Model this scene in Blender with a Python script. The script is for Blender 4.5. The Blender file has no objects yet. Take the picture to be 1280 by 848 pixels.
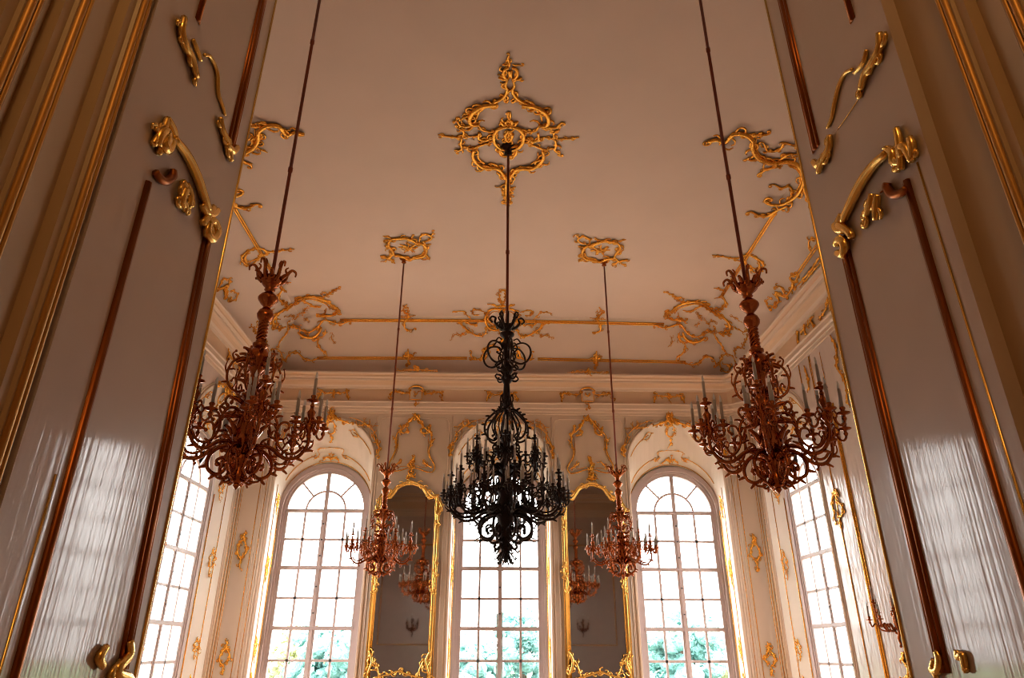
import bpy, math, random
from mathutils import Vector, Matrix
sc = bpy.context.scene
COL = sc.collection
PI = math.pi
rnd = random.Random(7)
V = Vector
# ---------------------------------------------------------------- camera (eye level is z = 0, floor z = -1.6)
FPX, PITCH, YAW, ROLL = 851.6, math.radians(24.598), math.radians(1.221), math.radians(.172)
EYE = V((-.092, 0, 0))
fwd = V((math.sin(YAW)*math.cos(PITCH), math.cos(YAW)*math.cos(PITCH), math.sin(PITCH)))
r0 = V((math.cos(YAW), -math.sin(YAW), 0)); u0 = r0.cross(fwd)
CR = r0*math.cos(ROLL)+u0*math.sin(ROLL); CU = u0*math.cos(ROLL)-r0*math.sin(ROLL)
cd = bpy.data.cameras.new('camera'); cam = bpy.data.objects.new('camera', cd); COL.objects.link(cam)
cd.sensor_width = 36; cd.lens = FPX/1280*36; cd.clip_start = .02; cd.clip_end = 500
m3 = Matrix((CR, CU, -fwd)).transposed()
cam.matrix_world = Matrix.Translation(EYE) @ m3.to_4x4()
sc.camera = cam
FLOOR = -1.6
# ---------------------------------------------------------------- room dimensions
XW, YB, YF, RC = 5.68, 15.25, 1.78, .52
H, ZC, AC = 7.15, 5.9, .9
YC = 8.4165; DY = 3.3735; CX = 2.0075       # centre chandelier, spacing of the four others
def ray(x, y): return (fwd*FPX + CR*(x-640) + CU*(424-y)).normalized()
def sdf(p):
    hx, hy = XW-RC, (YB-YF)/2-RC
    dx, dy = abs(p.x)-hx, abs(p.y-(YB+YF)/2)-hy
    return RC-(math.hypot(max(dx,0), max(dy,0))+min(max(dx,dy),0))
def cove(z):
    if z <= ZC: return 0
    if z >= H: return 99
    return AC*((z-ZC)/(H-ZC))**1.3
def groom(p): return min(sdf(p)-cove(p.z), H-p.z)
def room_hit(x, y):
    d = ray(x, y); t = 3.0
    while groom(EYE+d*t) > 0 and t < 30: t += .15
    lo, hi = t-.15, t
    for _ in range(24):
        m = (lo+hi)/2
        if groom(EYE+d*m) > 0: lo = m
        else: hi = m
    p = EYE+d*lo; e = .01
    if H-p.z < .02: return p, V((0,0,-1))
    n = V([groom(p+q)-groom(p-q) for q in (V((e,0,0)),V((0,e,0)),V((0,0,e)))])
    return p, n.normalized()
def plane_hit(ax, val, n):
    n = V(n)
    def f(x, y):
        d = ray(x, y); return EYE+d*((val-EYE[ax])/d[ax]), n
    return f
# ---------------------------------------------------------------- mesh builder
class MB:
    def __init__(s): s.v=[]; s.f=[]; s.mi=[]; s.sm=[]
    def add(s, vs, fs, mi=0, smooth=True):
        b=len(s.v); s.v += [tuple(a) for a in vs]
        for f in fs: s.f.append([b+i for i in f]); s.mi.append(mi); s.sm.append(smooth)
    def box(s, x0,x1,y0,y1,z0,z1, mi=0):
        s.add([(x,y,z) for z in (z0,z1) for y in (y0,y1) for x in (x0,x1)],
              [(0,2,3,1),(4,5,7,6),(0,1,5,4),(2,6,7,3),(0,4,6,2),(1,3,7,5)], mi, False)
    def tube(s, pts, rad, n=6, mi=0, closed=False, flat=None):
        pts=[V(p) for p in pts]; k=len(pts)
        if not hasattr(rad,'__len__'): rad=[rad]*k
        t0=(pts[1]-pts[0]).normalized()
        a=t0.orthogonal().normalized() if flat is None else (flat-t0*flat.dot(t0)).normalized()
        vs=[]
        for i,p in enumerate(pts):
            if closed: t=pts[(i+1)%k]-pts[i-1]
            else: t=pts[min(i+1,k-1)]-pts[max(i-1,0)]
            t = t.normalized() if t.length>1e-9 else t0
            a=a-t*a.dot(t)
            a = a.normalized() if a.length>1e-6 else t.orthogonal().normalized()
            b=t.cross(a)
            for j in range(n):
                w=2*PI*j/n; vs.append(p+(a*math.cos(w)+b*math.sin(w))*rad[i])
        fs=[]
        for i in range(k if closed else k-1):
            i2=(i+1)%k
            for j in range(n):
                j2=(j+1)%n; fs.append((i*n+j,i*n+j2,i2*n+j2,i2*n+j))
        if not closed: fs += [tuple(range(n))[::-1], tuple((k-1)*n+j for j in range(n))]
        s.add(vs,fs,mi)
    def lathe(s, prof, n=12, o=(0,0,0), mi=0):
        vs=[]; k=len(prof)
        for r,z in prof:
            r=max(r,.0005)
            for j in range(n): vs.append((o[0]+r*math.cos(2*PI*j/n), o[1]+r*math.sin(2*PI*j/n), o[2]+z))
        fs=[(i*n+j,i*n+(j+1)%n,(i+1)*n+(j+1)%n,(i+1)*n+j) for i in range(k-1) for j in range(n)]
        fs += [tuple(range(n))[::-1], tuple((k-1)*n+j for j in range(n))]
        s.add(vs,fs,mi)
    def blob(s, c, r, n=6, sq=(1,1,1), mi=0):
        vs=[]; fs=[]; k=4
        for i in range(k+1):
            th=PI*i/k
            for j in range(n):
                w=2*PI*j/n
                vs.append((c[0]+r*sq[0]*math.sin(th)*math.cos(w), c[1]+r*sq[1]*math.sin(th)*math.sin(w), c[2]+r*sq[2]*math.cos(th)))
        for i in range(k):
            for j in range(n): fs.append((i*n+j,(i+1)*n+j,(i+1)*n+(j+1)%n,i*n+(j+1)%n))
        s.add(vs,fs,mi)
    def loft(s, loops, closed=False, mi=0, smooth=False, cap=False):
        n=len(loops[0]); b=[]
        for l in loops: b += [tuple(p) for p in l]
        fs=[]
        for i in range(len(loops)-1):
            for j in range(n if closed else n-1):
                fs.append((i*n+j,i*n+(j+1)%n,(i+1)*n+(j+1)%n,(i+1)*n+j))
        if cap: fs += [tuple(range(n))[::-1], tuple((len(loops)-1)*n+j for j in range(n))]
        s.add(b,fs,mi,smooth)
    def build(s, name, mat, parent=None, kind=None):
        me=bpy.data.meshes.new(name); me.from_pydata(s.v,[],s.f)
        for m in (mat if isinstance(mat,(list,tuple)) else [mat]): me.materials.append(m)
        me.polygons.foreach_set('material_index', s.mi); me.polygons.foreach_set('use_smooth', s.sm)
        me.update()
        o=bpy.data.objects.new(name, me); COL.objects.link(o)
        if parent: o.parent=parent
        if kind: o['kind']=kind
        return o
def tag(o, label, cat, group=None, kind=None):
    o['label']=label; o['category']=cat
    if group: o['group']=group
    if kind: o['kind']=kind
    return o
def thing(name, label, cat, loc=(0,0,0), rz=0, group=None):
    o=bpy.data.objects.new(name,None); COL.objects.link(o); o.location=loc; o.rotation_euler=(0,0,rz); o.empty_display_size=.1
    return tag(o,label,cat,group)
def struct_root(name, loc=(0,0,0)):
    o=bpy.data.objects.new(name,None); COL.objects.link(o); o.location=loc; o['kind']='structure'; return o
def copy_tree(o, parent=None):
    c=o.copy(); COL.objects.link(c)
    if parent: c.parent=parent
    for ch in list(KIDS.get(o,[])): copy_tree(ch,c)
    return c
KIDS={}
def index_kids():
    KIDS.clear()
    for o in COL.objects:
        if o.parent: KIDS.setdefault(o.parent,[]).append(o)
# ---------------------------------------------------------------- materials
def mat(name, col, rough=.5, metal=0, bump=None, coat=0, var=0, vscale=3, spec=.5):
    m=bpy.data.materials.new(name); m.use_nodes=True; nt=m.node_tree; b=nt.nodes['Principled BSDF']
    b.inputs['Base Color'].default_value=(*col,1); b.inputs['Roughness'].default_value=rough; b.inputs['Metallic'].default_value=metal
    b.inputs['Coat Weight'].default_value=coat; b.inputs['Coat Roughness'].default_value=.08; b.inputs['Specular IOR Level'].default_value=spec
    tc=nt.nodes.new('ShaderNodeTexCoord')
    if var:
        n=nt.nodes.new('ShaderNodeTexNoise'); n.inputs['Scale'].default_value=vscale; n.inputs['Detail'].default_value=5
        nt.links.new(tc.outputs['Object'],n.inputs['Vector'])
        mx=nt.nodes.new('ShaderNodeMix'); mx.data_type='RGBA'
        mx.inputs[6].default_value=(*[c*(1-var) for c in col],1); mx.inputs[7].default_value=(*[min(1,c*(1+var)) for c in col],1)
        nt.links.new(n.outputs['Fac'],mx.inputs[0]); nt.links.new(mx.outputs[2],b.inputs['Base Color'])
    if bump:
        sc3,strength,dist=bump
        mp=nt.nodes.new('ShaderNodeMapping'); mp.inputs['Scale'].default_value=sc3
        n=nt.nodes.new('ShaderNodeTexNoise'); n.inputs['Scale'].default_value=1; n.inputs['Detail'].default_value=3
        bp=nt.nodes.new('ShaderNodeBump'); bp.inputs['Strength'].default_value=strength; bp.inputs['Distance'].default_value=dist
        nt.links.new(tc.outputs['Object'],mp.inputs['Vector']); nt.links.new(mp.outputs[0],n.inputs['Vector'])
        nt.links.new(n.outputs['Fac'],bp.inputs['Height']); nt.links.new(bp.outputs[0],b.inputs['Normal'])
        if coat: nt.links.new(bp.outputs[0],b.inputs['Coat Normal'])
    return m
M={}
M['ceiling']=mat('ceiling plaster',(.71,.59,.52),.8,bump=((25,25,25),.08,.01),var=.05,vscale=1.2)
M['wall']=mat('cream wall paint',(.60,.475,.375),.42,bump=((14,14,4),.06,.01),var=.03)
M['stucco']=mat('polished stucco',(.60,.50,.465),.15,bump=((13,13,3.2),.3,.02),var=.06,vscale=4)
M['trimw']=mat('pale trim paint',(.68,.54,.43),.4)
M['reveal']=mat('white reveal paint',(.70,.61,.52),.4)
M['sash']=mat('painted window wood',(.50,.40,.39),.4)
M['leaf']=mat('gloss grey white door paint',(.56,.46,.41),.4,bump=((55,55,2.0),.2,.003),coat=.8,spec=.2,var=.05,vscale=5)
M['jamb']=mat('door casing paint',(.50,.36,.22),.4,var=.06)
M['gold']=mat('leaf gold',(.86,.43,.065),.24,1,bump=((26,26,26),1.0,.016))
M['goldb']=mat('bright burnished gold',(.98,.66,.20),.25,1,bump=((40,40,40),.2,.004))
M['goldf']=mat('dim-lit door gilding',(.30,.095,.025),.34,1)  # dim light on the door mouldings put into a darker, redder gold
M['goldc']=mat('casing gilding',(.62,.34,.10),.5,.7)
M['peach']=mat('peach frieze paint',(.66,.47,.32),.5)
M['bronzer']=mat('red gilt bronze',(.37,.10,.025),.18,1,bump=((45,45,45),.5,.006))
M['backlit_metal']=mat('backlit-dark bronze',(.024,.009,.007),.5,.4,bump=((70,70,70),.2,.004))  # near-black base colour stands in for the chandelier being backlit
M['rod']=mat('red painted rod',(.22,.05,.025),.4,.5)
M['wax']=mat('candle sleeve',(.46,.40,.34),.35)
M['bulb']=mat('candle bulb glass',(.85,.85,.85),.08)
M['mirror']=mat('old mirror silver',(.38,.32,.28),.03,1)
M['floor']=mat('parquet',(.50,.30,.165),.25,var=.2,vscale=6)
M['bounce_gravel']=mat('added bounce ground',(.17,.155,.13),.9,var=.1)  # tone set for the daylight the added ground throws up
M['grass']=mat('lawn',(.10,.20,.07),.9,var=.3)
M['leaves']=mat('tree leaves',(.13,.30,.28),.8,var=.5,vscale=1.6,bump=((3,3,3),1,.4))
M['leaves2']=mat('yellow green leaves',(.32,.36,.18),.8,var=.5,vscale=1.6,bump=((3,3,3),1,.4))
M['bark']=mat('bark',(.10,.07,.05),.9)
M['dark']=mat('dark grey plastic',(.03,.03,.03),.4)
M['steel']=mat('grey housing',(.32,.30,.29),.4)
def glass_mat():
    m=bpy.data.materials.new('window glass'); m.use_nodes=True; nt=m.node_tree; nt.nodes.clear()
    o=nt.nodes.new('ShaderNodeOutputMaterial'); mx=nt.nodes.new('ShaderNodeMixShader')
    t=nt.nodes.new('ShaderNodeBsdfTransparent'); g=nt.nodes.new('ShaderNodeBsdfGlossy'); g.inputs['Roughness'].default_value=.02
    t.inputs[0].default_value=(.96,.98,.97,1); mx.inputs[0].default_value=.03
    nt.links.new(t.outputs[0],mx.inputs[1]); nt.links.new(g.outputs[0],mx.inputs[2]); nt.links.new(mx.outputs[0],o.inputs[0])
    return m
M['glass']=glass_mat()
# ---------------------------------------------------------------- ornament strokes
def spline(P, k=5):
    P=[V(p) for p in P]
    if len(P)<3: return [P[0].lerp(P[-1],i/k) for i in range(k+1)]
    Q=[P[0]*2-P[1]]+P+[P[-1]*2-P[-2]]; out=[]
    for i in range(1,len(Q)-2):
        a,b,c,d=Q[i-1:i+3]
        for j in range(k):
            t=j/k; out.append(.5*((2*b)+(c-a)*t+(2*a-5*b+4*c-d)*t*t+(3*b-a-3*c+d)*t**3))
    out.append(P[-1]); return out
def curl(p, t, n, sgn, size):
    b=n.cross(t).normalized(); out=[]; ang=0; st=size*.62
    for i in range(11):
        ang += sgn*math.radians(24+i*3.2); st*=.90
        p=p+(t*math.cos(ang)+b*math.sin(ang))*st; out.append(p)
    return out
def leaflet(mb, p, t, n, sgn, L, r, spread=55):
    b=n.cross(t).normalized(); a=math.radians(spread)*sgn; pts=[]; q=V(p)
    for i in range(5):
        pts.append(V(q)); q=q+(t*math.cos(a)+b*math.sin(a)+n*(.25-.12*i))*(L/4); a-=sgn*(.30+.34*i)
    mb.tube(pts,[r*.5,r*.95,r*.9,r*.7,r*.5],4)
def stroke(mb, P, N, r, leaf=0, c0=0, c1=0, L=None, k=5, n=6, side=0, taper=.45, jit=1):
    """raised gilt scroll: P surface points, N surface normals, leaf = leaflets per metre, c0/c1 = signed curl size"""
    S=spline(P,k); Nn=spline(N,k); Nn=[x.normalized() for x in Nn]
    m=len(S); L=L or max(.085,r*3.6); r*=.8; leaf*=1.7
    if leaf:
        acc=0; sg=1; step=1/leaf
        for i in range(1,m):
            acc+=(S[i]-S[i-1]).length
            while acc>step:
                acc-=step*(.75+.5*rnd.random()); sg = side or -sg
                t=(S[i]-S[i-1]).normalized()
                if rnd.random()<.5: t=-t
                s2 = sg if (S[i]-S[i-1]).normalized().dot(t)>0 else -sg
                if rnd.random()<.28:
                    tt=(t*.5+Nn[i].cross(t)*s2).normalized(); q0=S[i]+Nn[i]*r*.5
                    e=[q0]+curl(q0+tt*L*.35,tt,Nn[i],-s2,L*.42); mb.tube(e,[min(r*.6,.014)]*(len(e)-1)+[min(r*.8,.019)],5)
                    continue
                leaflet(mb, S[i]+Nn[i]*r*.5, t, Nn[i], s2, L*(.7+.8*rnd.random()*jit), min(r*.75,.02), 45+40*rnd.random())
    pts=[s+x*r*.85 for s,x in zip(S,Nn)]
    rad=[r*(taper+(1-taper)*math.sin(PI*(.12+.76*i/(m-1)))) for i in range(m)]
    if c1:
        e=curl(pts[-1],(S[-1]-S[-2]).normalized(),Nn[-1],1 if c1>0 else -1,abs(c1)); rr=rad[-1]
        pts+=e; rad+=[rr*(1-.05*i) for i in range(len(e)-1)]+[rr*1.35]
    if c0:
        e=curl(pts[0],(S[0]-S[1]).normalized(),Nn[0],1 if c0>0 else -1,abs(c0)); rr=rad[0]
        pts=e[::-1]+pts; rad=([rr*(1-.05*i) for i in range(len(e)-1)]+[rr*1.35])[::-1]+rad
    mb.tube(pts,rad,n)
def px(T, pts, surf):
    ox,oy,s=T; P=[];N=[]
    for x,y in pts:
        p,n=surf(ox+x/s,oy+y/s); P.append(p);N.append(n)
    return P,N
def mir(P,N,xc=0): return [V((2*xc-p.x,p.y,p.z)) for p in P],[V((-q.x,q.y,q.z)) for q in N]
def ring_px(cx,cy,rx,ry,k=14,a0=0): return [(cx+rx*math.cos(a0+2*PI*i/k),cy+ry*math.sin(a0+2*PI*i/k)) for i in range(k+1)]
def trace(name, label, cat, T, surf, strokes, material, sides=(1,), xc=None, both=False, group=None, parent=None, labels=None):
    """strokes: (pts, radius, leaflets per m, curl0, curl1). both: the stroke and its mirror image about x=xc in one piece"""
    out=[]
    for si,sd in enumerate(sides):
        mb=MB()
        for st in strokes:
            pts,r,lf=st[0],st[1],st[2]; c0=st[3] if len(st)>3 else 0; c1=st[4] if len(st)>4 else 0
            P,N=px(T,pts,surf)
            if sd<0: P,N=mir(P,N); c0,c1=-c0,-c1
            stroke(mb,P,N,r,lf,c0,c1)
            if both and not (len(st)>5):
                P2,N2=mir(P,N,xc); stroke(mb,P2,N2,r,lf,-c0,-c1)
        o=mb.build(name,material,parent)
        if not parent: tag(o,(labels or [label])[si],cat,group)
        out.append(o)
    return out
# ---------------------------------------------------------------- room shell
def ring(inset, z, k=8):
    R=max(RC,inset+.012); r=R-inset; pts=[]
    for cx,cy,a0 in ((XW-R,YB-R,0),(-(XW-R),YB-R,PI/2),(-(XW-R),YF+R,PI),(XW-R,YF+R,1.5*PI)):
        for i in range(k+1):
            a=a0+PI/2*i/k; pts.append((cx+r*math.cos(a),cy+r*math.sin(a),z))
    return pts
mb=MB(); rings=[]
for i in range(13):
    u=i/12; rings.append(ring(AC*u**1.3, ZC+(H-ZC)*u))
mb.loft(rings,closed=True,smooth=True); n=len(rings[0]); mb.add(rings[-1],[tuple(range(n))[::-1]],0,False)
mb.box(-XW-.6,XW+.6,YF-.6,YB+.9,H+.002,H+.3)
mb.build('ceiling',M['ceiling'],kind='structure')
mb=MB()
prof=[(0,5.03),(.035,5.035),(.035,5.09),(.055,5.10),(.055,5.16),(.085,5.18),(.085,5.27),(.10,5.29),(.10,5.31),(.03,5.315),(.03,5.62),(.09,5.635),(.10,5.66),(.13,5.69),(.17,5.74),(.23,5.765),(.24,5.785),(.24,5.82),(.30,5.84),(.31,5.87),(.36,5.885),(.38,5.90),(.38,5.935),(.03,5.96)]
for q in range(len(prof)-1):
    za=(prof[q][1]+prof[q+1][1])/2
    mb.loft([ring(*prof[q]),ring(*prof[q+1])],closed=True,mi=1 if (5.32<za<5.62 or 5.70<za<5.76 or 5.83<za<5.88) else 0)
mb.build('trim_1',[M['trimw'],M['peach']],kind='structure')
mb=MB(); mb.box(-9,9,-5,YB,FLOOR-.1,FLOOR); mb.build('floor',M['floor'],kind='structure')
def outline(cx, hw, z0, zs, k=24, hz=None):
    hz=hz or hw
    return [(cx-hw,z0)]+[(cx-hw*math.cos(PI*i/k),zs+hz*math.sin(PI*i/k)) for i in range(k+1)]+[(cx+hw,z0)]
def plate(name, outer, holes, mp, m, kind='structure'):
    import bmesh
    bm=bmesh.new(); es=[]
    for lp in [outer]+holes:
        vs=[bm.verts.new(mp(*p)) for p in lp]
        for i in range(len(vs)): es.append(bm.edges.new((vs[i],vs[(i+1)%len(vs)])))
    bmesh.ops.triangle_fill(bm,use_beauty=True,use_dissolve=False,edges=es)
    me=bpy.data.meshes.new(name); bm.to_mesh(me); bm.free(); me.materials.append(m)
    o=bpy.data.objects.new(name,me); COL.objects.link(o); o['kind']=kind; return o
GZ, GH = 2.915, .873                 # spring line and half width of the glass
Z2, Z3, Z4, Z5 = 1.667, .429, -.81, -1.0
WIN=[('back',-4.03,-3.96),('back',0,0),('back',4.03,3.96)]
OP=(1.075,3.83)                      # half width and spring of the recess at the wall
bh=[outline(c2,OP[0],Z5,OP[1]) for _,c,c2 in WIN]
plate('wall_back',[(-XW+RC,FLOOR),(XW-RC,FLOOR),(XW-RC,ZC+.1),(-XW+RC,ZC+.1)],bh,lambda a,b:(a,YB,b),M['wall'])
SY0,SYH,SYS=13.31,1.31,3.55
for sd,nm in ((-1,'wall_left'),(1,'wall_right')):
    o=plate(nm,[(10.2,FLOOR),(YB-RC,FLOOR),(YB-RC,ZC+.1),(10.2,ZC+.1)],[outline(SY0,SYH,Z5,SYS)],lambda a,b,sd=sd:(sd*XW,a,b),M['stucco'])
    mb=MB(); mb.add([(sd*XW,YF+RC,FLOOR),(sd*XW,10.2,FLOOR),(sd*XW,10.2,ZC+.1),(sd*XW,YF+RC,ZC+.1)],[(0,1,2,3)],0,False)
    for cy,s2 in ((YB-RC,1),(YF+RC,-1)):
        lp=[]
        for i in range(9):
            a=PI/2*i/8; lp.append((sd*(XW-RC+RC*math.cos(a)),cy+s2*RC*math.sin(a)))
        mb.loft([[(x,y,FLOOR) for x,y in lp],[(x,y,ZC+.1) for x,y in lp]],smooth=True,mi=0 if s2<0 else 1)
    p=mb.build(nm+'_end',[M['stucco'],M['wall']],kind='structure'); p.parent=o
DH=4.42; DX=1.40                     # doorway head and half width
plate('wall_front',[(-XW+RC,FLOOR),(-DX,FLOOR),(-DX,DH),(DX,DH),(DX,FLOOR),(XW-RC,FLOOR),(XW-RC,ZC+.1),(-XW+RC,ZC+.1)],[],lambda a,b:(a,YF,b),M['stucco'])
# antechamber where the camera stands
mb=MB(); mb.box(-4.2,4.2,-4.2,.9,5.0,5.2); mb.build('ceiling_anteroom',M['jamb'],kind='structure')
mb=MB(); mb.box(-4.3,-4.2,-4.2,.9,FLOOR,5.1); mb.box(4.2,4.3,-4.2,.9,FLOOR,5.1); mb.box(-4.3,4.3,-4.3,-4.2,FLOOR,5.1)
mb.box(-4.3,-DX-.06,.8,YF-.002,FLOOR,5.1); mb.box(DX+.06,4.3,.8,YF-.002,FLOOR,5.1); mb.box(-DX-.06,DX+.06,.8,YF-.002,DH,5.1)
mb.build('wall_anteroom',M['jamb'],kind='structure')
# moulded door casing on both jambs
for sd,nm,yy in ((-1,'trim_2',(1.70,1.46,1.30,1.14)),(1,'trim_3',(1.522,1.312,1.14,.98))):
    X=1.33
    mb=MB(); y0=.8
    prof=[]
    def bead(y,r): return [(X+.03,y-r*1.6),(X-.005,y-r),(X-.012,y),(X-.005,y+r),(X+.03,y+r*1.6)]
    prof=[(X+.14,.80),(X+.04,.80)]
    for y in yy[::-1]:
        prof+=[(X+.045,y-.07),(X+.015,y-.06),(X+.015,y-.03),(X+.005,y-.025),(X+.005,y+.03)]
    prof+=[(X+.045,yy[0]+.045),(X+.05,YF),(X+.14,YF)]
    mb.loft([[(sd*x,y,z) for x,y in prof] for z in (FLOOR,DH)])
    o=mb.build(nm,M['jamb'],kind='structure')
    for y in yy:
        g=MB(); 
        g.tube([(sd*(X+.004),y-.008,FLOOR),(sd*(X+.004),y-.008,DH)],.011,8); g.tube([(sd*(X+.006),y+.018,FLOOR),(sd*(X+.006),y+.018,DH)],.007,8)
        g.build('gilded_bead',M['goldc'],o)
# ---------------------------------------------------------------- windows
def reveal(mapf, o1, o2, name, m, par):
    mb=MB(); mb.loft([[mapf(a,b,t1) for a,b in l] for l,t1 in ((o1,0),(o2,1))],closed=True,smooth=False)
    return mb.build(name,m,par)
def make_window(idx, mp, c, oc, op_hw, op_zs, par_wall):
    """mp(a, z, d): a along the wall, d depth behind the wall plane (metres beyond glass plane 0)"""
    w=struct_root('window_%d'%idx)
    def archbar(mb, hw, zs, wd, d0, d1, z0, k=28):
        A=outline(c,hw,z0,zs,k); B=outline(c,hw-wd,z0,zs,k)
        mb.loft([[mp(a,z,d) for a,z in l] for l,d in ((A,d1),(A,d0),(B,d0),(B,d1),(A,d1))])
    def bar(mb,a0,z0,a1,z1,d0,d1):
        ps=[mp(a,z,d) for z in (z0,z1) for d in (d0,d1) for a in (a0,a1)]
        mb.add(ps,[(0,2,3,1),(4,5,7,6),(0,1,5,4),(2,6,7,3),(0,4,6,2),(1,3,7,5)],0,False)
    mb=MB(); archbar(mb,GH+.20,GZ,.10,-.10,.10,Z5); archbar(mb,GH+.11,GZ,.06,-.05,.09,Z5); archbar(mb,GH+.06,GZ,.065,-.02,.08,Z5)
    bar(mb,c-GH-.16,Z5-.02,c+GH+.16,Z4-.05,-.10,.1); mb.build('frame',M['sash'],w)
    mb=MB()
    for z in (GZ,Z2,Z3): bar(mb,c-GH-.01,z-.038,c+GH+.01,z+.038,-.04,.06); bar(mb,c-GH,z-.02,c+GH,z+.015,-.06,.05)
    mb.build('transom',M['sash'],w)
    mb=MB(); bar(mb,c-.042,Z4-.05,c+.042,GZ+GH,-.035,.06); bar(mb,c-.02,Z4-.05,c+.02,GZ,-.055,.05)
    for za,zb in ((Z4,Z3),(Z3,Z2),(Z2,GZ)):
        for e in (-1,1):
            for s0,s1 in ((.045,.065),(GH-.03,GH)): bar(mb,c+e*s0,za,c+e*s1,zb,-.02,.05)
    mb.build('mullion',M['sash'],w)
    mb=MB(); t=.025
    for e in (-1,1):
        bar(mb,c+e*GH*.52-t,Z4,c+e*GH*.52+t,GZ,0,.03)
    for za,zb in ((Z4,Z3),(Z3,Z2),(Z2,GZ)):
        z=(za+zb)/2-.01; bar(mb,c-GH,z-t,c+GH,z+t,0,.03)
    R=GH*.52
    P=[mp(c-R*math.cos(PI*i/20),GZ+R*math.sin(PI*i/20),.015) for i in range(21)]; mb.tube(P,.027,8)
    for a in (PI*.26,PI*.74):
        mb.tube([mp(c+R*math.cos(a),GZ+R*math.sin(a),.015),mp(c+GH*math.cos(a),GZ+GH*math.sin(a),.015)],.025,6)
    mb.build('glazing_bar',M['sash'],w)
    mb=MB()
    for z in (GZ-.3,Z2+.62-.02,Z2+.25,Z3+.84,Z3+.3): 
        bar(mb,c-.016,z-.014,c+.016,z+.014,-.075,-.05)
    mb.build('latch',M['dark'],w)
    l=outline(c,GH,Z4-.03,GZ,28); mb=MB(); mb.add([mp(a,z,.02) for a,z in l],[tuple(range(len(l)))],0,False); mb.build('pane',M['glass'],w)
    return w
def lerp_out(o1,o2,t): return [(a[0]+(b[0]-a[0])*t,a[1]+(b[1]-a[1])*t) for a,b in zip(o1,o2)]
REC=[]   # (outline at wall, outline at window, mapping(a,z,t))
YG=16.0
for i,(_,c,c2) in enumerate(WIN):
    mp=lambda a,z,d:(a,YG+d,z)
    w=make_window(i+1,mp,c,c2,OP[0],OP[1],None)
    o1=outline(c2,OP[0],Z5,OP[1]); o2=outline(c,GH+.17,Z5,GZ)
    mf=lambda a,b,t:(a,YB+(YG-YB)*t,b)
    reveal(mf,o1,o2,'reveal',M['reveal'],w); REC.append((o1,o2,mf,w))
for j,sd in enumerate((-1,1)):
    mp=lambda a,z,d,sd=sd:(sd*(5.91+d*.45),a,z)
    w=make_window(4+j,mp,12.978,SY0,SYH,SYS,None)
    o1=outline(SY0,SYH,Z5,SYS); o2=outline(12.978,GH+.13,Z5,GZ)
    mf=lambda a,b,t,sd=sd:(sd*(XW+(5.91-XW)*t),a,b)
    reveal(mf,o1,o2,'reveal',M['reveal'],w); REC.append((o1,o2,mf,w))
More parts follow.
